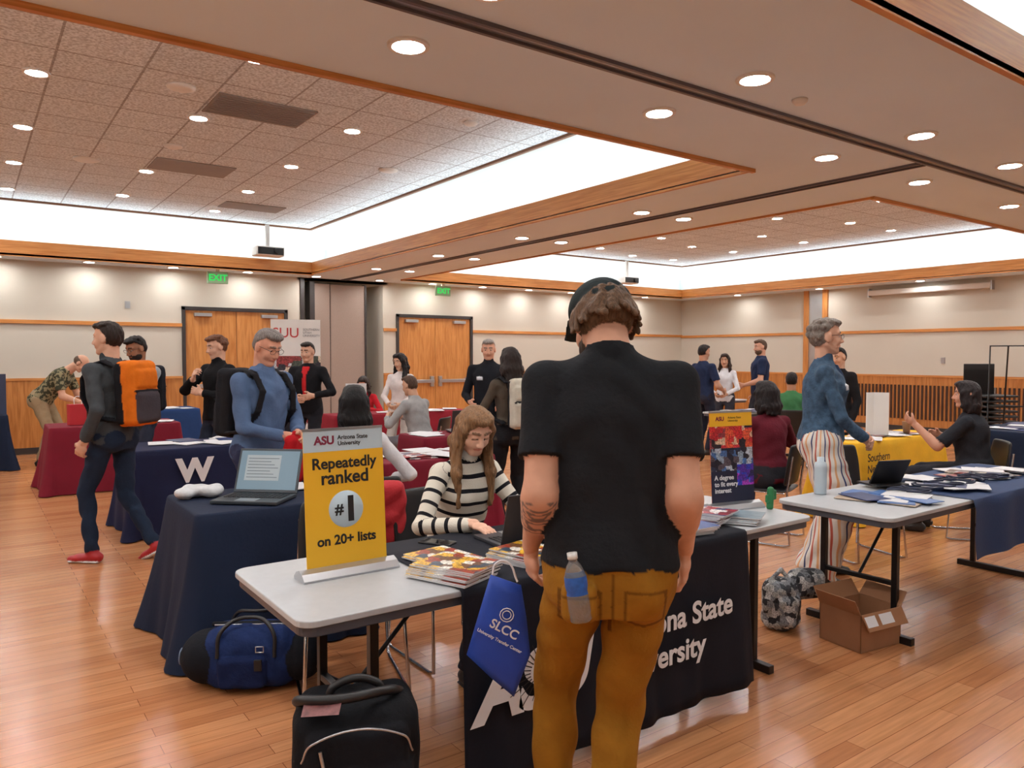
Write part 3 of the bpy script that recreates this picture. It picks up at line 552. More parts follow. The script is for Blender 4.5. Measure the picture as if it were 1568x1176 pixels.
def chair(x,y,rz,col=None,name='stacking_chair'):
    g=grp(name,(x,y,0),rz); m_=col or BLACK
    def shell(fn,nm_):
        v=[];f=[];n=9
        for i in range(n):
            for j in range(n): v.append(fn(i/(n-1)*2-1,j/(n-1)*2-1))
        for i in range(n-1):
            for j in range(n-1): f.append((i*n+j,(i+1)*n+j,(i+1)*n+j+1,i*n+j+1))
        o=mesh(nm_,v,f,m_,g,True); q=o.modifiers.new('s','SOLIDIFY'); q.thickness=.02; q=o.modifiers.new('b','SUBSURF'); q.levels=1; q.render_levels=1
    shell(lambda u,w_:(u*.225*(1-.06*w_*w_),w_*.215,.445+.015*u*u-.02*max(0,w_-.6)),'seat')
    shell(lambda u,w_:(u*.22*(1-.10*max(0,w_)**2),-.235-.05*(w_+1)*.5+.035*u*u,.66+w_*.17),'back')
    for s in(-1,1):
        tube('leg_%d'%(s+2),[(s*.20,-.26,.74),(s*.215,-.22,.45),(s*.235,-.25,.02),(s*.235,-.20,.008),(s*.235,.2,.008),(s*.235,.24,.02),(s*.215,.20,.43),(s*.205,-.2,.43)],.009,CHROME,g)
    return g
def laptop(x,y,z,rz,ang=105,scr=c(120,150,180),bd=c(70,72,78),sc=1,name='laptop',emit=.6):
    g=grp(name,(x,y,z),rz,sc); mb=mat('laptop_body_%d'%int(bd[0]*1000),bd,.4,metal=.4,var=.03)
    box('base',-.165,.165,-.115,.115,.002,.018,mb,g,.004); boxes('keys',[(-.145+i*.0225,-.127+i*.0225,-.02+j*.022,-.002+j*.022,.018,.021) for i in range(13) for j in range(5)],BLACK,g); box('trackpad',-.05,.05,-.10,-.035,.018,.0188,SILV,g)
    e=link(bpy.data.objects.new('lid',None),g); e.location=(0,.115,.018); e.rotation_euler=(math.radians(-(ang-90)),0,0)
    box('lid_shell',-.165,.165,0,.008,0,.225,mb,e,.003); box('screen',-.153,.153,-.002,0,.015,.212,mat('screen_%d'%int(scr[2]*1000),scr,.3,emit=emit),e)
    boxes('screen_windows',[(-.12,.06,-.003,-.002,.06,.19)],mat('screen_white',c(150,162,168),.4,emit=emit*.4),e); boxes('screen_text',[(-.11,.05-.02*(i%3),-.0035,-.003,.075+i*.016,.078+i*.016) for i in range(7)],mat('screen_grey',c(80,90,100),.4),e)
    return g
def papers(name,x0,x1,y0,y1,z,n,mats,sz=(.11,.14),th=.004):
    mi=[]; v=[];f=[]
    for i in range(n):
        cx=random.uniform(x0,x1); cy=random.uniform(y0,y1); t=random.uniform(-.5,.5); k=random.uniform(.7,1.1); zz=z+i*.0011; hx,hy=sz[0]*k,sz[1]*k; o=len(v)
        for q in(zz,zz+th):
            for dx,dy in((-hx,-hy),(hx,-hy),(hx,hy),(-hx,hy)): v.append((cx+dx*math.cos(t)-dy*math.sin(t),cy+dx*math.sin(t)+dy*math.cos(t),q))
        f+=[tuple(a+o for a in q) for q in BF]; mi+=[random.randrange(len(mats))]*6
    return mesh(name,v,f,mats,mi=mi)
def stack(name,x,y,z,rz,n,m_,w_=.105,d=.14,fan=.006):
    g=grp(name,(x,y,z),rz)
    for i in range(n):
        o=box('copy',-w_,w_,-d,d,0,.005,[PAPER,m_],g); o.data.polygons[1].material_index=1; o.location=(random.uniform(-fan,fan)+i*fan*.4,random.uniform(-fan,fan)-i*fan*.3,i*.0052); o.rotation_euler=(0,0,random.uniform(-.06,.06))
    return g
NAVY=c(15,28,52); MAR=c(118,20,40)
TX0,TX1,TY0,TY1=.80,3.46,2.20,2.93; TZ=.745
ftable('folding_table',TX0,TX1,TY0,TY1,TZ)
RUN=mat('runner_fabric',c(20,23,34),.8,bump=.12,bscale=60,var=.08,vscale=5,spec=.25); rn=grp('table_runner',(0,0,0))
v=[];f=[]; nx=90; ra,rb=1.36,2.90
prof=[(TY1+.004,TZ-.3),(TY1+.012,TZ-.02),(TY1,TZ+.004),(TY1-.2,TZ+.004),(TY0+.2,TZ+.004),(TY0,TZ+.004),(TY0-.010,TZ-.004),(TY0-.013,TZ-.03)]+[(TY0-.015-.03*k/12,TZ-.03-(TZ-.08)*k/12) for k in range(1,13)]
for j,(py,pz) in enumerate(prof):
    t=max(0,(j-7)/12)
    for i in range(nx+1):
        X=ra+(rb-ra)*i/nx; wv=.018*t*(math.sin(X*9+1)+.6*math.sin(X*21)+.3*math.sin(X*43)); v.append((X+(.03*t*(i/nx-.5)),py-wv,pz+.008*t*math.sin(X*7)))
for j in range(len(prof)-1):
    for i in range(nx): a=j*(nx+1)+i; f.append((a,a+1,a+nx+2,a+nx+1))
o=mesh('cloth',v,f,RUN,rn,True); q=o.modifiers.new('s','SOLIDIFY'); q.thickness=.003
WT=mat('print_white',c(232,232,236),.7,var=.02); BT=mat('print_black',c(20,20,24),.6,var=.02)
YF=TY0-.068
text('ASU',.285,(1.38,YF,.30),WT,rn,bold=.012,align='LEFT',shear=.2,space=.92)
text('Arizona State\nUniversity',.13,(2.02,YF,.42),WT,rn,bold=.003,align='LEFT',lh=1.1)
sp=[];sf=[]
for k in range(26):
    a=2*math.pi*k/26; r0,r1=.045,.135*(1 if k%2 else .8); o=len(sp)
    for rr,da in((r0,-.05),(r0,.05),(r1,.012),(r1,-.012)): sp.append((1.665+rr*math.cos(a+da)*1.2,YF-.004,.42+rr*math.sin(a+da)))
    sf.append((o,o+1,o+2,o+3))
mesh('sun_rays',sp,sf,BT,rn)
YEL=mat('sign_yellow',c(250,190,36),.5,var=.02); LB=mat('sign_pale_blue',c(195,216,228),.5,var=.02); MRT=mat('print_maroon',c(130,28,60),.5,var=.02)
def retract(name,x,y,z,rz,w_,h_,body,lean=4):
    g=grp(name,(x,y,z),rz)
    v=[];pf=[(-.05,.0),(-.052,.008),(-.03,.028),(.0,.038),(.03,.028),(.052,.008),(.05,.0)]
    for X in(-w_/2-.03,w_/2+.03): v+=[(X,p[0],p[1]) for p in pf]
    n=len(pf); f=[(i,i+1,n+i+1,n+i) for i in range(n-1)]+[tuple(range(n))[::-1],tuple(range(n,2*n)),(0,n,2*n-1,n-1)]
    mesh('base',v,f,SILV,g); e=link(bpy.data.objects.new('banner',None),g); e.location=(0,0,.03); e.rotation_euler=(math.radians(-lean),0,0)
    box('panel',-w_/2,w_/2,-.001,.001,0,h_,body,e); box('top_rail',-w_/2,w_/2,-.004,.004,h_-.004,h_+.006,SILV,e); tube('pole',[(0,.012,0),(0,.012,h_)],.004,SILV,e); return g,e
g,e=retract('yellow_tabletop_sign',1.14,2.63,TZ,0,.315,.505,YEL)
box('header',-.157,.157,-.0016,-.001,.425,.505,LB,e); text('ASU',.042,(-.115,-.002,.452),MRT,e,bold=.0016,align='LEFT'); text('Arizona State\nUniversity',.022,(-.025,-.002,.467),BT,e,bold=.0004,align='LEFT')
text('Repeatedly',.057,(0,-.002,.362),BT,e,bold=.0014); text('ranked',.068,(0,-.002,.305),BT,e,bold=.0016)
lathe('badge',[(.068,0),(.068,.0006),(.001,.0006)],LB,e,(0,-.001,.208),40,(90,0,0)); text('#',.055,(-.028,-.003,.192),BT,e,bold=.0014); text('1',.125,(.018,-.003,.166),BT,e,bold=.005); text('on 20+ lists',.049,(0,-.002,.082),BT,e,bold=.0014)
g,e=retract('photo_tabletop_sign',3.28,2.56,TZ,-12,.28,.48,PHOTO)
box('header',-.14,.14,-.0016,-.001,.405,.48,YEL,e); text('ASU',.03,(-.10,-.002,.435),MRT,e,bold=.001,align='LEFT'); text('Arizona State\nUniversity',.016,(-.02,-.002,.445),BT,e,align='LEFT')
box('cool_photo',-.14,.14,-.0016,-.001,.17,.29,BLUEP,e)
box('footer',-.14,.14,-.0018,-.001,0,.17,mat('sign_navy',c(24,30,60),.5,var=.02),e); box('violet_photo',.03,.14,-.0022,-.0016,.09,.2,PURP,e); text('A degree\nto fit every\ninterest',.034,(-.12,-.003,.125),WT,e,bold=.0008,align='LEFT')
GC=mat('succulent_green',c(40,120,70),.5,var=.1)
cx_=.12
sdf('green_cactus_figurine',[seg((3.325+cx_-.02,2.44,TZ+.012),(3.31+cx_,2.44,TZ+.10),.018,.018,k=.005),seg((3.31+cx_,2.44,TZ+.05),(3.345+cx_,2.44,TZ+.055),.009,.009,k=.005),seg((3.345+cx_,2.44,TZ+.055),(3.345+cx_,2.44,TZ+.09),.009,.009,k=.004),seg((3.31+cx_,2.44,TZ+.04),(3.28+cx_,2.44,TZ+.045),.009,.009,k=.004),seg((3.28+cx_,2.44,TZ+.045),(3.28+cx_,2.44,TZ+.07),.009,.009,k=.004)],.004,mats=[GC])
stack('magazine_stack',1.42,2.36,TZ+.007,22,9,MAGY,.10,.135); stack('magazine_stack',1.50,2.56,TZ+.007,10,3,MAGY,.10,.13); stack('magazine_stack',1.76,2.38,TZ+.007,14,8,MAGY,.10,.11)
stack('brochure_stack',2.84,2.44,TZ+.007,18,11,MAGR,.09,.13,.01); stack('brochure_stack',2.66,2.36,TZ+.007,-6,7,mat('brochure_blue',c(50,80,140),.4,var=.2,vscale=20),.07,.12,.01); stack('brochure_stack',3.02,2.36,TZ+.007,30,6,mat('brochure_teal',c(120,140,150),.4,var=.2,vscale=20),.09,.12,.01)
stack('brochure_stack',2.88,2.70,TZ+.007,-30,14,MAGR,.09,.13,.008)
papers('loose_paper',1.24,1.27,2.74,2.78,TZ+.002,2,[PAPER],(.08,.11))
laptop(1.95,2.66,TZ+.006,176,106,bd=c(66,66,72))
ph=grp('smartphone',(1.62,2.80,TZ+.006),30); box('case',-.037,.037,-.075,.075,0,.009,BLACK,ph,.004); box('glass',-.034,.034,-.071,.071,.009,.0095,mat('phone_glass',c(18,20,26),.08),ph)
# right table
ftable('folding_table',3.78,6.30,1.98,2.66,.725)
RZ=.725
v=[];f=[];prof=[(2.67,.55),(2.668,RZ),(2.6,RZ+.004),(1.98,RZ+.004),(1.968,RZ),(1.96,RZ-.06),(1.955,RZ-.2),(1.95,RZ-.34)]
for py,pz in prof:
    for i in range(41): X=4.66+1.6*i/40; v.append((X+.02*(pz<RZ-.1)*math.sin(pz*9),py-(.012*math.sin(X*14) if pz<RZ-.05 else 0),pz))
for j in range(len(prof)-1):
    for i in range(40): a=j*41+i; f.append((a,a+1,a+42,a+41))
bc=mesh('blue_table_throw',v,f,mat('blue_throw',c(28,56,100),.8,bump=.15,bscale=60,var=.06),None,True)
NB=mat('flyer_navy',c(36,52,100),.4,var=.15,vscale=9); papers('flyers',3.98,4.5,2.12,2.42,RZ+.003,14,[PAPER,NB,NB,mat('flyer_blue',c(70,110,170),.4,var=.2,vscale=12),mat('flyer_tan',c(180,160,140),.5,var=.2,vscale=12)],(.08,.11)); papers('flyers',4.8,6.1,2.14,2.5,RZ+.006,26,[PAPER,NB,PAPER,PHOTO2],(.09,.12))
for k in range(8):
    x=4.50+.15*k; tube('lanyard',[(x+.05*math.cos(t*.8+k)*(1+t*.05),2.26+.10*math.sin(t*.55+k),RZ+.03+.004*(t%3)) for t in range(12)],.006,mat('lanyard_navy',c(28,36,62),.6,var=.1),None,False,True)
tb=grp('tablet',(4.66,2.50,RZ+.022),160); box('cover',-.12,.12,-.09,.09,0,.012,BLACK,tb,.004); o=box('slate',-.12,.12,-.005,.005,0,.17,BLACK,tb,.004); o.location=(0,.02,.012); o.rotation_euler=(math.radians(-28),0,0)
lathe('water_bottle_tall',[(.034,0),(.036,.01),(.036,.16),(.033,.185),(.020,.195),(.020,.22),(.001,.22)],[mat('bottle_pale',c(190,205,215),.3,var=.02)],None,(4.14,2.60,RZ+.001))
CB=mat('cardboard',c(158,110,76),.85,var=.08,vscale=8); g=grp('cardboard_box',(3.93,2.22,0),-8)
boxes('sides',[(-.16,.16,-.13,-.125,0,.20),(-.16,.16,.125,.13,0,.20),(-.16,-.155,-.13,.13,0,.20),(.155,.16,-.13,.13,0,.20),(-.16,.16,-.13,.13,0,.005)],CB,g)
for nm_,vv in(('flap_1',[(-.16,-.13,.20),(.16,-.13,.20),(.155,-.175,.125),(-.155,-.175,.125)]),('flap_2',[(-.16,.13,.20),(.16,.13,.20),(.155,.18,.275),(-.155,.18,.275)]),('flap_3',[(.16,-.13,.20),(.16,.13,.20),(.215,.125,.27),(.215,-.125,.27)]),('flap_4',[(-.16,-.13,.20),(-.16,.13,.20),(-.20,.125,.28),(-.20,-.125,.28)])):
    o=mesh(nm_,vv,[(0,1,2,3)],CB,g); q=o.modifiers.new('s','SOLIDIFY'); q.thickness=.004
for k,(a0,a1) in enumerate(((-.15,-.07),(-.04,.06))):
    mesh('label_%d'%(k+1),[(a0,-.1765,.13),(a1,-.1765,.13),(a1,-.140,.192),(a0,-.140,.192)],[(0,1,2,3)],PAPER,g)
sdf('camo_backpack',[rbx((3.76,2.60,.14),(.11,.09,.14),Rz(20),.06,wr=.006),rbx((3.73,2.52,.12),(.075,.05,.09),Rz(20),.04,wr=.004),seg((3.70,2.62,.28),(3.76,2.60,.33),.012,k=.01),seg((3.76,2.60,.33),(3.80,2.58,.28),.012,k=.01),rbx((3.91,2.54,.24),(.11,.07,.08),Rz(-10),.05,wr=.006)],.007,mats=[CAMO])
# left navy table
clothtable('navy_draped_table',.93,1.72,4.0,4.70,NAVY,flare=.11,amp=.035)
laptop(1.28,4.22,.752,-43,112,scr=c(84,108,122),bd=c(60,66,72),sc=1.15)
papers('paper_pile',1.45,1.60,4.48,4.55,.753,6,[PAPER])
sdf('plastic_bag_bundle',[ell((1.00+.06*i,4.50+.03*math.sin(i*2),.787),(.07,.055,.035),wr=.009,k=.02,kind='cloth') for i in range(3)],.008,mats=[mat('plastic_film',c(205,208,212),.3,var=.1,vscale=30,bump=.6,bscale=30)])
g=grp('duffel_bag',(1.08,3.60,0),-32,.86)
DN=c(28,44,88); DB=c(24,26,32)
sdf('bag_body',[rbx((0,0,.17),(.25,.15,.165),np.eye(3),.11,'cloth',DN,wr=.006),seg((-.24,0,.16),(-.23,0,.16),.145,.145,kind='cloth',col=DB,k=.02),seg((.24,0,.16),(.25,0,.16),.135,.14,kind='cloth',col=DB,k=.02),rbx((-.02,-.145,.12),(.13,.03,.085),np.eye(3),.03,'cloth',c(22,34,72),wr=.004),
    rbx((0,0,.335),(.22,.016,.012),np.eye(3),.01,'cloth',DB)]+[rbx((q,0,.17),(.018,.162,.172),np.eye(3),.13,'cloth',DB,bias=.004,k=.004) for q in(-.15,.15)],.007,g)
for s in(-1,1): tube('handle',[(-.15,s*.15,.2),(-.13,s*.12,.34),(0,s*.05,.385),(.13,s*.12,.34),(.15,s*.15,.2)],.011,BLACK,g,False,True)
tube('shoulder_strap',[(.27,0,.24),(.38,-.08,.10),(.50,-.06,.012),(.62,-.15,.012)],.010,BLACK,g,False,True)
tube('zipper',[(-.2,-.02,.335),(.2,-.02,.335)],.004,SILV,g); box('buckle',.05,.09,-.185,-.172,.14,.20,BLACK,g,.003); tube('buckle_ring',[(.06,-.18,.24),(.10,-.18,.24),(.10,-.18,.27),(.06,-.18,.27)],.003,SILV,g,True)
lathe('logo_patch',[(.045,0),(.045,.004),(.03,.005),(.001,.005)],mat('patch_grey',c(120,135,160),.5),g,(-.383,0,.16),rot=(0,-90,0))
g=grp('rolling_carryon_bag',(.94,2.12,0),-22,1.04); BK=c(20,21,25)
sdf('shell',[rbx((0,0,.27),(.175,.13,.235),np.eye(3),.06,'cloth',BK,wr=.004),rbx((0,-.125,.22),(.15,.045,.16),np.eye(3),.04,'cloth',c(26,27,32),wr=.004),rbx((0,-.12,.41),(.14,.035,.06),np.eye(3),.03,'cloth',c(24,25,30),wr=.004)],.007,g)
tube('top_handle',[(-.08,.0,.495),(-.06,0,.535),(.06,0,.535),(.08,0,.495)],.012,BLACK,g,False,True); tube('zipper',[(-.15,-.135,.39),(-.12,-.16,.45),(.12,-.16,.45),(.15,-.135,.39)],.003,SILV,g,False,True)
tube('front_zipper',[(-.11,-.168,.33),(.11,-.168,.33)],.003,SILV,g); tube('zip_pull',[(.08,-.172,.33),(.085,-.178,.27)],.005,SILV,g); tube('zip_pull',[(-.1,-.165,.43),(-.09,-.172,.38)],.005,SILV,g); tube('carry_strap',[(-.12,.02,.48),(-.16,-.06,.53),(-.05,-.1,.54),(.09,-.05,.53),(.13,.03,.49)],.014,BLACK,g,False,True); tube('piping',[(-.16,-.15,.08),(-.16,-.155,.36),(-.1,-.155,.385)],.003,mat('piping_red',c(150,60,50),.6),g,False,True)
for s in(-1,1): lathe('wheel',[(.03,-.012),(.034,0),(.03,.012)],BLACK,g,(s*.13,.10,.035),rot=(0,90,0))
mesh('luggage_tag',[(-.15,-.13,.515),(-.05,-.15,.52),(-.04,-.10,.54),(-.14,-.08,.54)],[(0,1,2,3)],mat('tag_brown',c(130,80,80),.5,var=.3,vscale=60),g)
t=clothtable('navy_draped_table',1.12,2.95,7.0,7.72,c(24,30,62),flare=.04,amp=.02)
text('W',.27,(-.43,-.405,.47),WT,t,bold=.014); papers('flyers',1.4,2.1,7.15,7.6,.753,10,[PAPER,NB,PAPER])
laptop(2.45,7.35,.757,170,110,name='laptop')
clothtable('maroon_draped_table',.75,2.1,9.8,10.5,MAR,flare=.08); papers('flyers',1.3,2.0,9.9,10.3,.753,8,[PAPER,MAGR])
gb=grp('red_gift_bag',(1.04,10.1,.753),10); box('bag',-.09,.09,-.05,.05,0,.24,mat('bag_red',c(190,40,48),.5,var=.05),gb,.004); tube('handle',[(-.04,-.05,.24),(-.03,-.05,.32),(.03,-.05,.32),(.04,-.05,.24)],.004,WT,gb,False,True)
clothtable('navy_draped_table',-1.0,.45,12.3,13.0,NAVY); g=grp('tabletop_poster',(.20,12.5,.755),-8); box('panel',-.25,.25,-.005,.005,0,.55,mat('poster_navy',c(40,54,84),.5,var=.1,vscale=8),g); boxes('print',[(-.2,.15,-.007,-.005,.40-.07*i,.42-.07*i) for i in range(4)],WT,g)
clothtable('navy_draped_table',1.75,2.9,12.2,12.9,c(30,60,110)); papers('flyers',1.9,2.8,12.3,12.8,.753,8,[PAPER])
clothtable('maroon_draped_table',2.50,3.50,5.10,5.7,MAR); papers('flyers',2.62,3.4,5.2,5.6,.753,16,[PAPER,PAPER,MAGR,mat('flyer_red',c(190,50,60),.4,var=.1)])
clothtable('maroon_draped_table',3.62,4.5,6.5,7.05,MAR); laptop(4.25,6.80,.757,165,105)
papers('flyers',3.75,4.0,6.6,6.9,.753,6,[PAPER])
clothtable('maroon_draped_table',4.0,6.1,9.6,10.1,c(140,28,44)); papers('flyers',4.7,5.9,9.7,9.9,.753,10,[PAPER]); g=grp('tabletop_poster',(4.35,9.72,.753),-20); box('panel',-.14,.14,-.004,.004,0,.42,PAPER,g); boxes('print',[(-.1,.1,-.006,-.004,.34-.06*i,.37-.06*i) for i in range(5)],BT,g)
t=clothtable('yellow_draped_table',6.62,8.3,3.80,4.25,c(232,176,40)); text('Southern\nNeill\nNevada',.105,(-.78,-.30,.58),BT,t,bold=.001,align='LEFT'); papers('flyers',6.8,8.1,3.9,4.12,.753,12,[PAPER,PHOTO2])
g=grp('trifold_display',(7.35,4.05,.768),-35); box('panel_left',-.1,0,-.004,.004,0,.42,PLW,g,rot=(0,0,25)); box('panel_right',0,.14,-.004,.004,0,.42,PLW,g,rot=(0,0,-30))
clothtable('navy_draped_table',8.95,10.7,3.3,3.9,NAVY); papers('flyers',9.1,10.5,3.4,3.8,.753,10,[PAPER,NB])
lathe('coffee_cup',[(.03,0),(.042,.11),(.044,.115),(.001,.12)],mat('cup_brown',c(150,110,80),.5,var=.05),None,(7.75,3.92,.77))
ftable('folding_table',8.6,10.6,6.75,7.3); papers('flyers',8.8,10.4,6.85,7.2,.75,16,[PAPER,PHOTO2,NB]); ftable('folding_table',9.9,11.8,8.9,9.4); papers('flyers',10,11.5,9.0,9.3,.75,16,[PAPER,PHOTO2])
g=grp('chair_stack',(11.6,4.7,0),150)
for k in range(9):
    boxes('stacked_seat',[(-.24,.24,-.2,.22,.42+k*.07,.45+k*.07),(-.23,.23,-.27,-.24,.55+k*.07,.88+k*.07)],BLACK,g,.01)
for s in(-1,1): tube('leg',[(s*.22,-.22,1.1),(s*.22,-.2,.02),(s*.22,.2,.02),(s*.21,.2,.75)],.01,CHROME,g)
g=grp('easel_frame',(10.95,4.25,0),-60); tube('frame',[(-.22,0,0.012),(-.20,0,1.68),(.20,0,1.68),(.22,0,.012)],.012,BLACKM,g); tube('crossbar',[(-.21,0,.9),(.21,0,.9)],.01,BLACKM,g); tube('rear_leg',[(0,0,1.68),(0,.4,.012)],.01,BLACKM,g)
g=grp('rollup_banner',(3.92,10.85,0),-14); w_=.35
box('panel',-w_,w_,-.003,.003,.08,2.08,PLW,g); box('base',-w_-.03,w_+.03,-.09,.09,0,.08,SILV,g,.01); box('photos',-w_,w_,-.006,-.003,.55,1.55,PHOTO2,g); text('SUU',.20,(-.14,-.008,1.82),mat('print_red',c(190,60,60),.5),g,bold=.001); text('SOUTHERN\nUTAH\nUNIVERSITY',.045,(.10,-.008,1.92),mat('print_grey',c(110,110,115),.5),g,align='LEFT'); tube('pole',[(0,.02,.05),(0,.02,2.08)],.01,SILV,g)
chair(2.04,3.40,180); chair(1.46,3.36,165); chair(2.02,4.40,-20); chair(5.62,3.20,165); chair(3.60,3.45,170); chair(5.50,3.95,20); chair(7.02,3.0,40); chair(4.45,7.95,40); chair(4.95,10.75,180); chair(9.15,6.2,-50); chair(8.2,3.0,30); chair(4.95,1.45,10)
RC=mat('red_jacket',c(170,24,34),.8,var=.08,bump=.3,bscale=50)
sdf('red_jacket_on_chair',[rbx((1.72,3.70,.66),(.20,.05,.22),Rz(-15),.04,wr=.007),rbx((1.84,3.66,.52),(.05,.05,.22),Rz(-15),.04,wr=.006)],.01,mats=[RC])
# ============================================================ PEOPLE
GLS=mat('glasses_dark',c(40,34,34),.3)
TAN=c(216,160,132)
def ex_main(tp,T,HC,RH,hds):
    return [rbx(tp(-.084,-.142,-.070),(.044,.026,.050),np.eye(3),.022,'cloth',c(152,102,30),k=.012),
            seg(tp(0,-.015,.500),tp(0,-.008,.525),.066,.063,kind='cloth',col=c(28,30,34),k=.004,flat=True)]
def cf_main(V_,C,K):
    C=C.copy(); x,y,z=V_[:,0],V_[:,1],V_[:,2]
    m_=(K==0)&(x<-.12)&(z<1.09)&(z>.99)&(np.sin(z*230+3*np.sin(y*160))>.2); C[m_]=c(126,104,96)
    P_=(K==1)&(z<.915)&(y<.02)
    for s in(-1,1):
        u=np.abs(x-s*.083); zt=.875; zb=.755
        inside=(u<.055)&(z<zt)&(z>zb+u*.35); ins2=(u<.047)&(z<zt-.010)&(z>zb+.010+u*.35)
        C[P_&inside&~ins2]=c(110,70,20)
    C[P_&(np.abs(x)<.004)&(z>.73)]=c(110,70,20)
    return C
mm=human('standing_man',1.462,1.562,-4,H=1.86,w=.985,hy=20,hp=30,lean=5,pel=(0,0,.915),ts=1.08,hoff=(-.012,.060,-.062),top=c(32,34,38),sleeve='short',pants=c(154,103,30),skin=TAN,hair=('cap',c(100,75,55),c(40,48,50)),beard=c(60,44,34),
  L=dict(w=(-.215,.11,.925),h=(.10,-1,0),n=(.85,.35,0),c=.80,sl=.68,d=(0.05,.15,-1)),Rr=dict(w=(.212,.11,.925),h=(-.10,-1,0),n=(-.9,.2,0),c=.5,sl=.68,d=(0,.15,-1)),
  lL=dict(f=(-.155,.20,.085),h=(-.25,1,0),w=.97,c=1.25,y=25),lR=dict(f=(-.015,-.02,.085),h=(0,1,0),w=1.0,c=1.15),h=.0062,hh=.0042,hd=.0036,extra=ex_main,colfn=cf_main,hem=.005,loose=1.08,wr=.0055,shoe=c(60,44,34))
PB=mat('clear_plastic',c(225,232,240),.06,trans=.85,spec=.5); LBL=mat('bottle_label',c(40,90,170),.4,var=.3,vscale=60)
lathe('water_bottle',[(.028,0),(.031,.006),(.030,.02),(.032,.03),(.032,.075),(.030,.085),(.032,.10),(.031,.125),(.020,.155),(.0125,.165),(.0125,.172),(.0145,.173),(.0145,.19),(.001,.19)],[PB,LBL,PLW],mm,(-.079,-.168,.812),mi=[0,0,0,0,1,1,1,0,0,0,2,2,2],rot=(-4,-8,0),sc=.88)
bg=grp('blue_drawstring_bag',(1.285,1.815,.905),-35,1.06)
out=[(-.045,.0),(.04,-.03),(.055,-.12),(.066,-.225),(.02,-.345),(-.045,-.29),(-.112,-.225),(-.075,-.10)]
v=[];f=[];n=len(out); cx,cz=-.01,-.18
for sgn in(-1,1):
    for rr,th in((1,.002),(.8,.014),(.45,.022)): v+=[(cx+(p[0]-cx)*rr,sgn*th,cz+(p[1]-cz)*rr) for p in out]
    v.append((cx,sgn*.024,cz))
for sd in(0,1):
    o=sd*(3*n+1)
    for k in range(2):
        for i in range(n): q=(o+k*n+i,o+k*n+(i+1)%n,o+k*n+n+(i+1)%n,o+k*n+n+i); f.append(q if sd==0 else q[::-1])
    for i in range(n): q=(o+2*n+i,o+2*n+(i+1)%n,o+3*n); f.append(q if sd==0 else q[::-1])
for i in range(n): f.append((i,3*n+1+i,3*n+1+(i+1)%n,(i+1)%n))
mesh('pouch',v,f,mat('bag_blue',c(20,66,172),.6,var=.08,vscale=14,bump=.2,bscale=25),bg,True)
text('SLCC',.036,(-.012,-.027,-.155),WT,bg,rot=(90,28,0),bold=.0006); text('University Transfer Center',.0125,(-.022,-.027,-.180),WT,bg,rot=(90,28,0),bold=.0002)
for rr in (.012,.019): tube('emblem',[(.0+rr*math.cos(t*.5236),-.026,-.105+rr*math.sin(t*.5236)) for t in range(12)],.0014,WT,bg,True)
tube('drawstring',[(-.04,0,0),(-.03,.005,.03),(.0,.005,.035),(.03,0,-.02)],.003,WT,bg,False,True)
human('seated_woman',2.00,3.26,180-YAW,H=1.70,fem=True,pel=(0,-.02,.585),lean=14,hy=-8,hp=32,top=c(228,222,208),tk='stripe',pants=c(40,42,52),skin=c(230,180,154),hair=('long',c(126,92,62)),lid=True,lenL=.30,
  L=dict(w=(-.08,.42,.815),h=(-.8,-.3,-.6),d=(.25,.95,-.12),n=(0,0,-1),c=.25),Rr=dict(w=(.16,.40,.815),h=(.8,-.3,-.6),d=(-.2,.97,-.12),n=(0,0,-1),c=.25),lL=dict(f=(-.13,.36,.09),h=(0,.4,1)),lR=dict(f=(.12,.30,.09),h=(0,.4,1)),h=.007,hh=.004,hd=.0038,collar=c(232,226,214),wr=.005)
def ex_bag(col):
    def f(tp,T,HC,RH,hds):
        W=hds[1][0]; return [rbx(W+A(-.02,.06,-.15),(.085,.05,.16),Rz(20),.04,'cloth',col,wr=.008),seg(W+A(-.03,.05,.02),W+A(-.02,.06,-.05),.015,.03,kind='cloth',col=col,k=.02)]
    return f
human('standing_man',1.60,5.14,-118,H=1.77,w=1.10,hy=-2,hp=26,lean=5,top=c(84,106,142),pants=c(50,56,84),skin=c(216,156,130),hair=('short',c(122,114,110)),glasses=GLS,collar=c(92,114,150),pack=(c(26,28,34),c(30,32,38),.9),
  L=dict(w=(-.04,.30,1.03),h=(-.8,-.5,-.5),n=(.8,0,-.4),c=.8,d=(.3,.8,-.4)),Rr=dict(w=(.05,.28,1.02),h=(.8,-.5,-.5),n=(-.8,0,-.3),c=.9,d=(-.2,.8,-.5)),h=.009,hh=.005,hd=.005,extra=ex_bag(c(186,28,36)),wr=.007)
human('walking_student',.90,6.40,76,H=1.84,w=.98,hy=12,hp=4,lean=3,top=c(66,70,74),pants=c(32,44,64),skin=c(218,170,144),hair=('messy',c(42,32,28)),shoe=c(176,30,38),sole=c(225,225,225),collar=c(60,64,68),pack=(c(222,112,28),c(66,60,66),.95),
  L=dict(w=(-.23,.04,.88),h=(-.4,-1,0),c=.5),Rr=dict(w=(.22,.06,.87),c=.5),lL=dict(f=(-.09,.12,.085),h=(0,1,0),w=.92),lR=dict(f=(.10,-.24,.12),h=(0,1,.1),p=-26,w=.92),h=.009,hh=.0055,hd=.005,wr=.007)
def ex_badge(tp,T,HC,RH,hds): return [rbx(tp(.075,.132,.35),(.032,.012,.018),T,.004,'cloth',c(225,230,238),k=.001,bias=.004)]
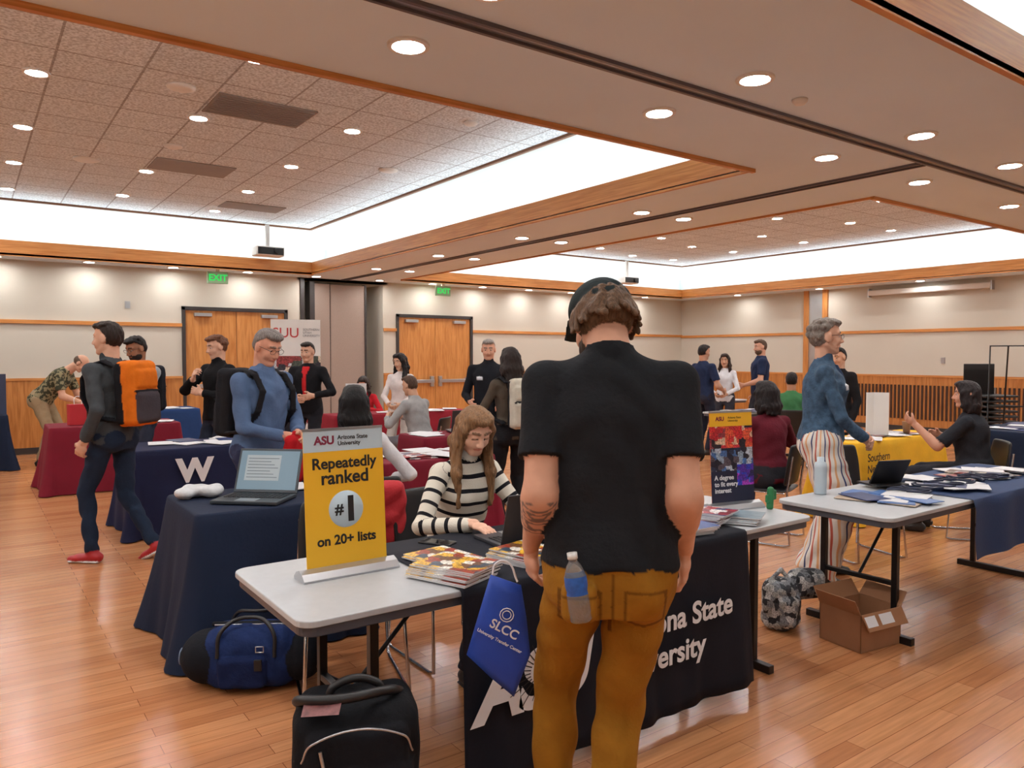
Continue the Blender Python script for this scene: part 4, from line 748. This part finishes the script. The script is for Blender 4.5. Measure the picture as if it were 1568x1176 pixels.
human('standing_woman',4.80,3.02,-108,H=1.84,fem=True,w=1.10,hy=14,hp=2,lean=2,top=c(62,86,110),tk='denim',pants=c(238,232,224),pk='pstripe',skin=c(216,166,140),hair=('curly',c(122,112,104)),glasses=GLS,inner=c(36,52,78),collar=c(62,84,108),
  L=dict(w=(-.05,.25,.96),h=(-1,-.5,-.3),n=(.7,-.3,-.3),d=(.6,.6,-.45),c=.6),Rr=dict(w=(.05,.26,.94),h=(1,-.5,-.3),n=(-.7,-.3,-.3),d=(-.6,.6,-.45),c=.6),lL=dict(f=(-.16,.03,.085),w=1.2,c=1.9),lR=dict(f=(.15,-.03,.085),w=1.2,c=1.9),h=.008,hh=.005,hd=.005,wr=.007,hem=.0,loose=1.06,extra=ex_badge)
human('seated_woman',2.00,4.50,8,H=1.76,fem=True,w=1.08,pel=(0,-.02,.57),lean=4,hy=10,hp=4,top=c(214,214,218),pants=c(40,42,52),skin=c(208,160,132),hair=('long',c(14,13,16)),lenL=.36,front=False,
  L=dict(w=(-.10,.36,.80),h=(-.8,-.3,-.6),n=(0,0,-1)),Rr=dict(w=(.24,.28,.72),h=(.8,-.3,-.6),n=(0,0,-1)),lL=dict(f=(-.10,.40,.09),h=(0,.4,1)),lR=dict(f=(.12,.40,.09),h=(0,.4,1)))
human('standing_man',1.40,8.35,170,H=1.78,w=.98,hy=-20,hp=22,top=c(158,164,170),pants=c(50,54,70),skin=c(154,104,78),hair=('messy',c(22,17,17)),glasses=GLS,beard=c(40,28,26),pack=(c(34,36,44),c(40,42,50),.8),
  L=dict(w=(-.02,.34,1.10),h=(-.8,-.5,-.5),n=(.5,0,.8),d=(.4,.9,0)),Rr=dict(w=(.14,.32,1.08),h=(.8,-.5,-.5),n=(-.5,0,.8),d=(-.4,.9,0)))
human('standing_student',2.13,8.2,150,H=1.80,w=.95,hy=-15,hp=14,top=c(22,22,25),pants=c(40,44,58),skin=c(220,170,144),hair=('curly',c(100,62,42)),collar=c(20,20,24),
  L=dict(w=(-.06,.24,1.14),h=(-.9,-.3,-.5),n=(.6,-.6,0),d=(.8,.4,.3),c=.6),Rr=dict(w=(.04,.26,1.28),h=(.9,-.3,-.5),n=(-.6,-.6,0),d=(-.6,.3,.7),c=.7))
human('bending_man',.96,12.6,-80,H=1.80,w=1.08,lean=42,pel=(0,-.10,.92),hy=0,hp=48,top=c(110,110,85),tk='print',sleeve='short',pants=c(160,140,110),skin=c(214,164,138),hair=('bald',c(90,70,56)),
  L=dict(w=(-.16,.50,.86),h=(-.5,-1,0)),Rr=dict(w=(.14,.48,.86),h=(.5,-1,0)),lL=dict(f=(-.12,.03,.085)),lR=dict(f=(.12,-.08,.085)))
human('standing_man',3.36,8.9,175,H=1.75,hy=-10,hp=8,top=c(26,26,30),inner=c(200,40,44),pants=c(36,36,42),skin=c(220,170,144),hair=('short',c(36,28,26)),L=dict(w=(-.15,.26,1.08),h=(-.9,-.4,-.5)),Rr=dict(w=(.05,.28,1.05),h=(.9,-.4,-.5)))
human('standing_woman',4.66,9.0,165,H=1.62,fem=True,hy=-20,hp=16,top=c(226,216,214),pants=c(200,195,190),skin=c(222,176,148),hair=('long',c(22,18,20)),L=dict(w=(-.12,.30,1.0),h=(-.9,-.4,-.5)),Rr=dict(w=(.05,.30,1.0),h=(.9,-.4,-.5)))
human('seated_woman',4.95,10.7,175,H=1.64,fem=True,pel=(0,0,.56),hp=30,lean=10,top=c(190,36,46),pants=c(40,40,46),skin=c(216,164,138),hair=('long',c(40,28,26)),lenL=.12,L=dict(w=(-.12,.36,.82),h=(-.8,-.3,-.6)),Rr=dict(w=(.1,.36,.82),h=(.8,-.3,-.6)),lL=dict(f=(-.13,.36,.09),h=(0,.4,1)),lR=dict(f=(.12,.36,.09),h=(0,.4,1)))
human('seated_man',4.42,8.0,58,H=1.76,pel=(0,0,.54),hp=14,lean=14,top=c(160,160,160),pants=c(120,118,124),skin=c(208,160,132),hair=('short',c(78,58,46)),collar=c(150,150,150),L=dict(w=(-.16,.40,.80),h=(-.8,-.3,-.6)),Rr=dict(w=(.1,.40,.80),h=(.8,-.3,-.6)),lL=dict(f=(-.13,.50,.09),h=(0,.4,1)),lR=dict(f=(.12,.36,.09),h=(0,.4,1)))
human('standing_man',4.98,7.4,170,H=1.78,w=1.08,hy=8,hp=10,top=c(28,30,36),pants=c(44,44,50),skin=c(218,164,138),hair=('short',c(140,132,126)),collar=c(30,32,38),extra=lambda tp,T,HC,RH,hds:[rbx(tp(.08,.132,.34),(.03,.012,.016),T,.004,'cloth',c(225,230,238),k=.001,bias=.004)],L=dict(w=(-.2,.16,.98),h=(-.6,-1,0)),Rr=dict(w=(.16,.24,1.0),h=(.6,-1,0)))
human('standing_woman',3.94,5.5,20,H=1.66,fem=True,w=1.02,hp=10,top=c(82,72,62),pants=c(30,30,34),skin=c(208,160,132),hair=('long',c(40,30,28)),lenL=.22,front=False,pack=(c(204,198,182),c(196,188,172),.62),L=dict(w=(-.14,.24,1.0),h=(-.8,-.6,-.2)),Rr=dict(w=(.14,.24,1.0),h=(.8,-.6,-.2)))
human('standing_man',9.42,7.95,-60,H=1.76,w=1.05,top=c(34,44,72),sleeve='short',pants=c(40,42,56),skin=c(194,144,118),hair=('short',c(30,24,24)),Rr=dict(w=(.18,.25,1.0),h=(.6,-1,0)))
human('standing_woman',10.25,8.2,150,H=1.62,fem=True,top=c(226,226,232),pants=c(60,60,70),hair=('long',c(50,36,30)),lenL=.15,L=dict(w=(-.1,.28,1.0),h=(-.9,-.4,-.5)),Rr=dict(w=(.1,.28,1.0),h=(.9,-.4,-.5)))
human('standing_man',10.85,7.95,80,H=1.86,w=1.12,hy=15,top=c(36,46,74),sleeve='short',pants=c(50,52,62),skin=c(216,162,136),hair=('short',c(84,64,50)),beard=c(90,68,52),L=dict(w=(-.16,.26,1.0),h=(-.6,-1,0)))
human('seated_man',9.15,6.2,-20,H=1.74,pel=(0,0,.55),lean=6,top=c(64,118,76),pants=c(40,44,60),skin=c(182,130,102),hair=('short',c(26,22,22)),L=dict(w=(-.16,.34,.86),h=(-.8,-.3,-.6)),Rr=dict(w=(.16,.34,.86),h=(.8,-.3,-.6)),lL=dict(f=(-.13,.4,.09),h=(0,.4,1)),lR=dict(f=(.12,.4,.09),h=(0,.4,1)))
human('seated_woman',5.50,3.95,20,H=1.74,fem=True,w=1.15,pel=(0,-.02,.56),lean=3,hp=4,top=c(92,28,40),pants=c(40,40,46),skin=c(202,150,124),hair=('long',c(28,22,24)),lenL=.06,front=False,L=dict(w=(-.2,.30,.84),h=(-.8,-.3,-.6)),Rr=dict(w=(.2,.30,.84),h=(.8,-.3,-.6)),lL=dict(f=(-.13,.4,.09),h=(0,.4,1)),lR=dict(f=(.12,.4,.09),h=(0,.4,1)))
human('standing_man',8.30,5.0,120,H=1.68,hp=10,top=c(28,28,32),pants=c(36,36,42),hair=('short',c(26,22,22)))
human('seated_woman',7.02,2.98,48,H=1.74,fem=True,w=1.25,pel=(0,-.02,.56),lean=6,hy=14,hp=4,top=c(40,42,48),sleeve='short',pants=c(36,36,42),skin=c(210,154,128),hair=('long',c(34,26,28)),lenL=.24,front=False,L=dict(w=(-.24,.40,.96),h=(-.3,-.3,-1),d=(0,.8,.6),n=(.5,-.6,0),c=.6,sl=.85),Rr=dict(w=(.2,.30,.84),h=(.8,-.3,-.6)),lL=dict(f=(-.13,.4,.09),h=(0,.4,1)),lR=dict(f=(.12,.4,.09),h=(0,.4,1)))
# ============================================================ CAMERA / WORLD
cd=bpy.data.cameras.new('camera'); cam=link(bpy.data.objects.new('camera',cd)); cd.sensor_width=36; cd.lens=36*1189/1600; cd.clip_start=.02
cam.location=(0,0,1.55); cam.rotation_euler=(math.radians(90-2.11),0,math.radians(YAW)); SC.camera=cam
w=bpy.data.worlds.new('world'); SC.world=w; w.use_nodes=True; w.node_tree.nodes['Background'].inputs[0].default_value=(.8,.85,.9,1); w.node_tree.nodes['Background'].inputs[1].default_value=.3
SC.view_settings.view_transform='Standard'; SC.view_settings.gamma=1.05
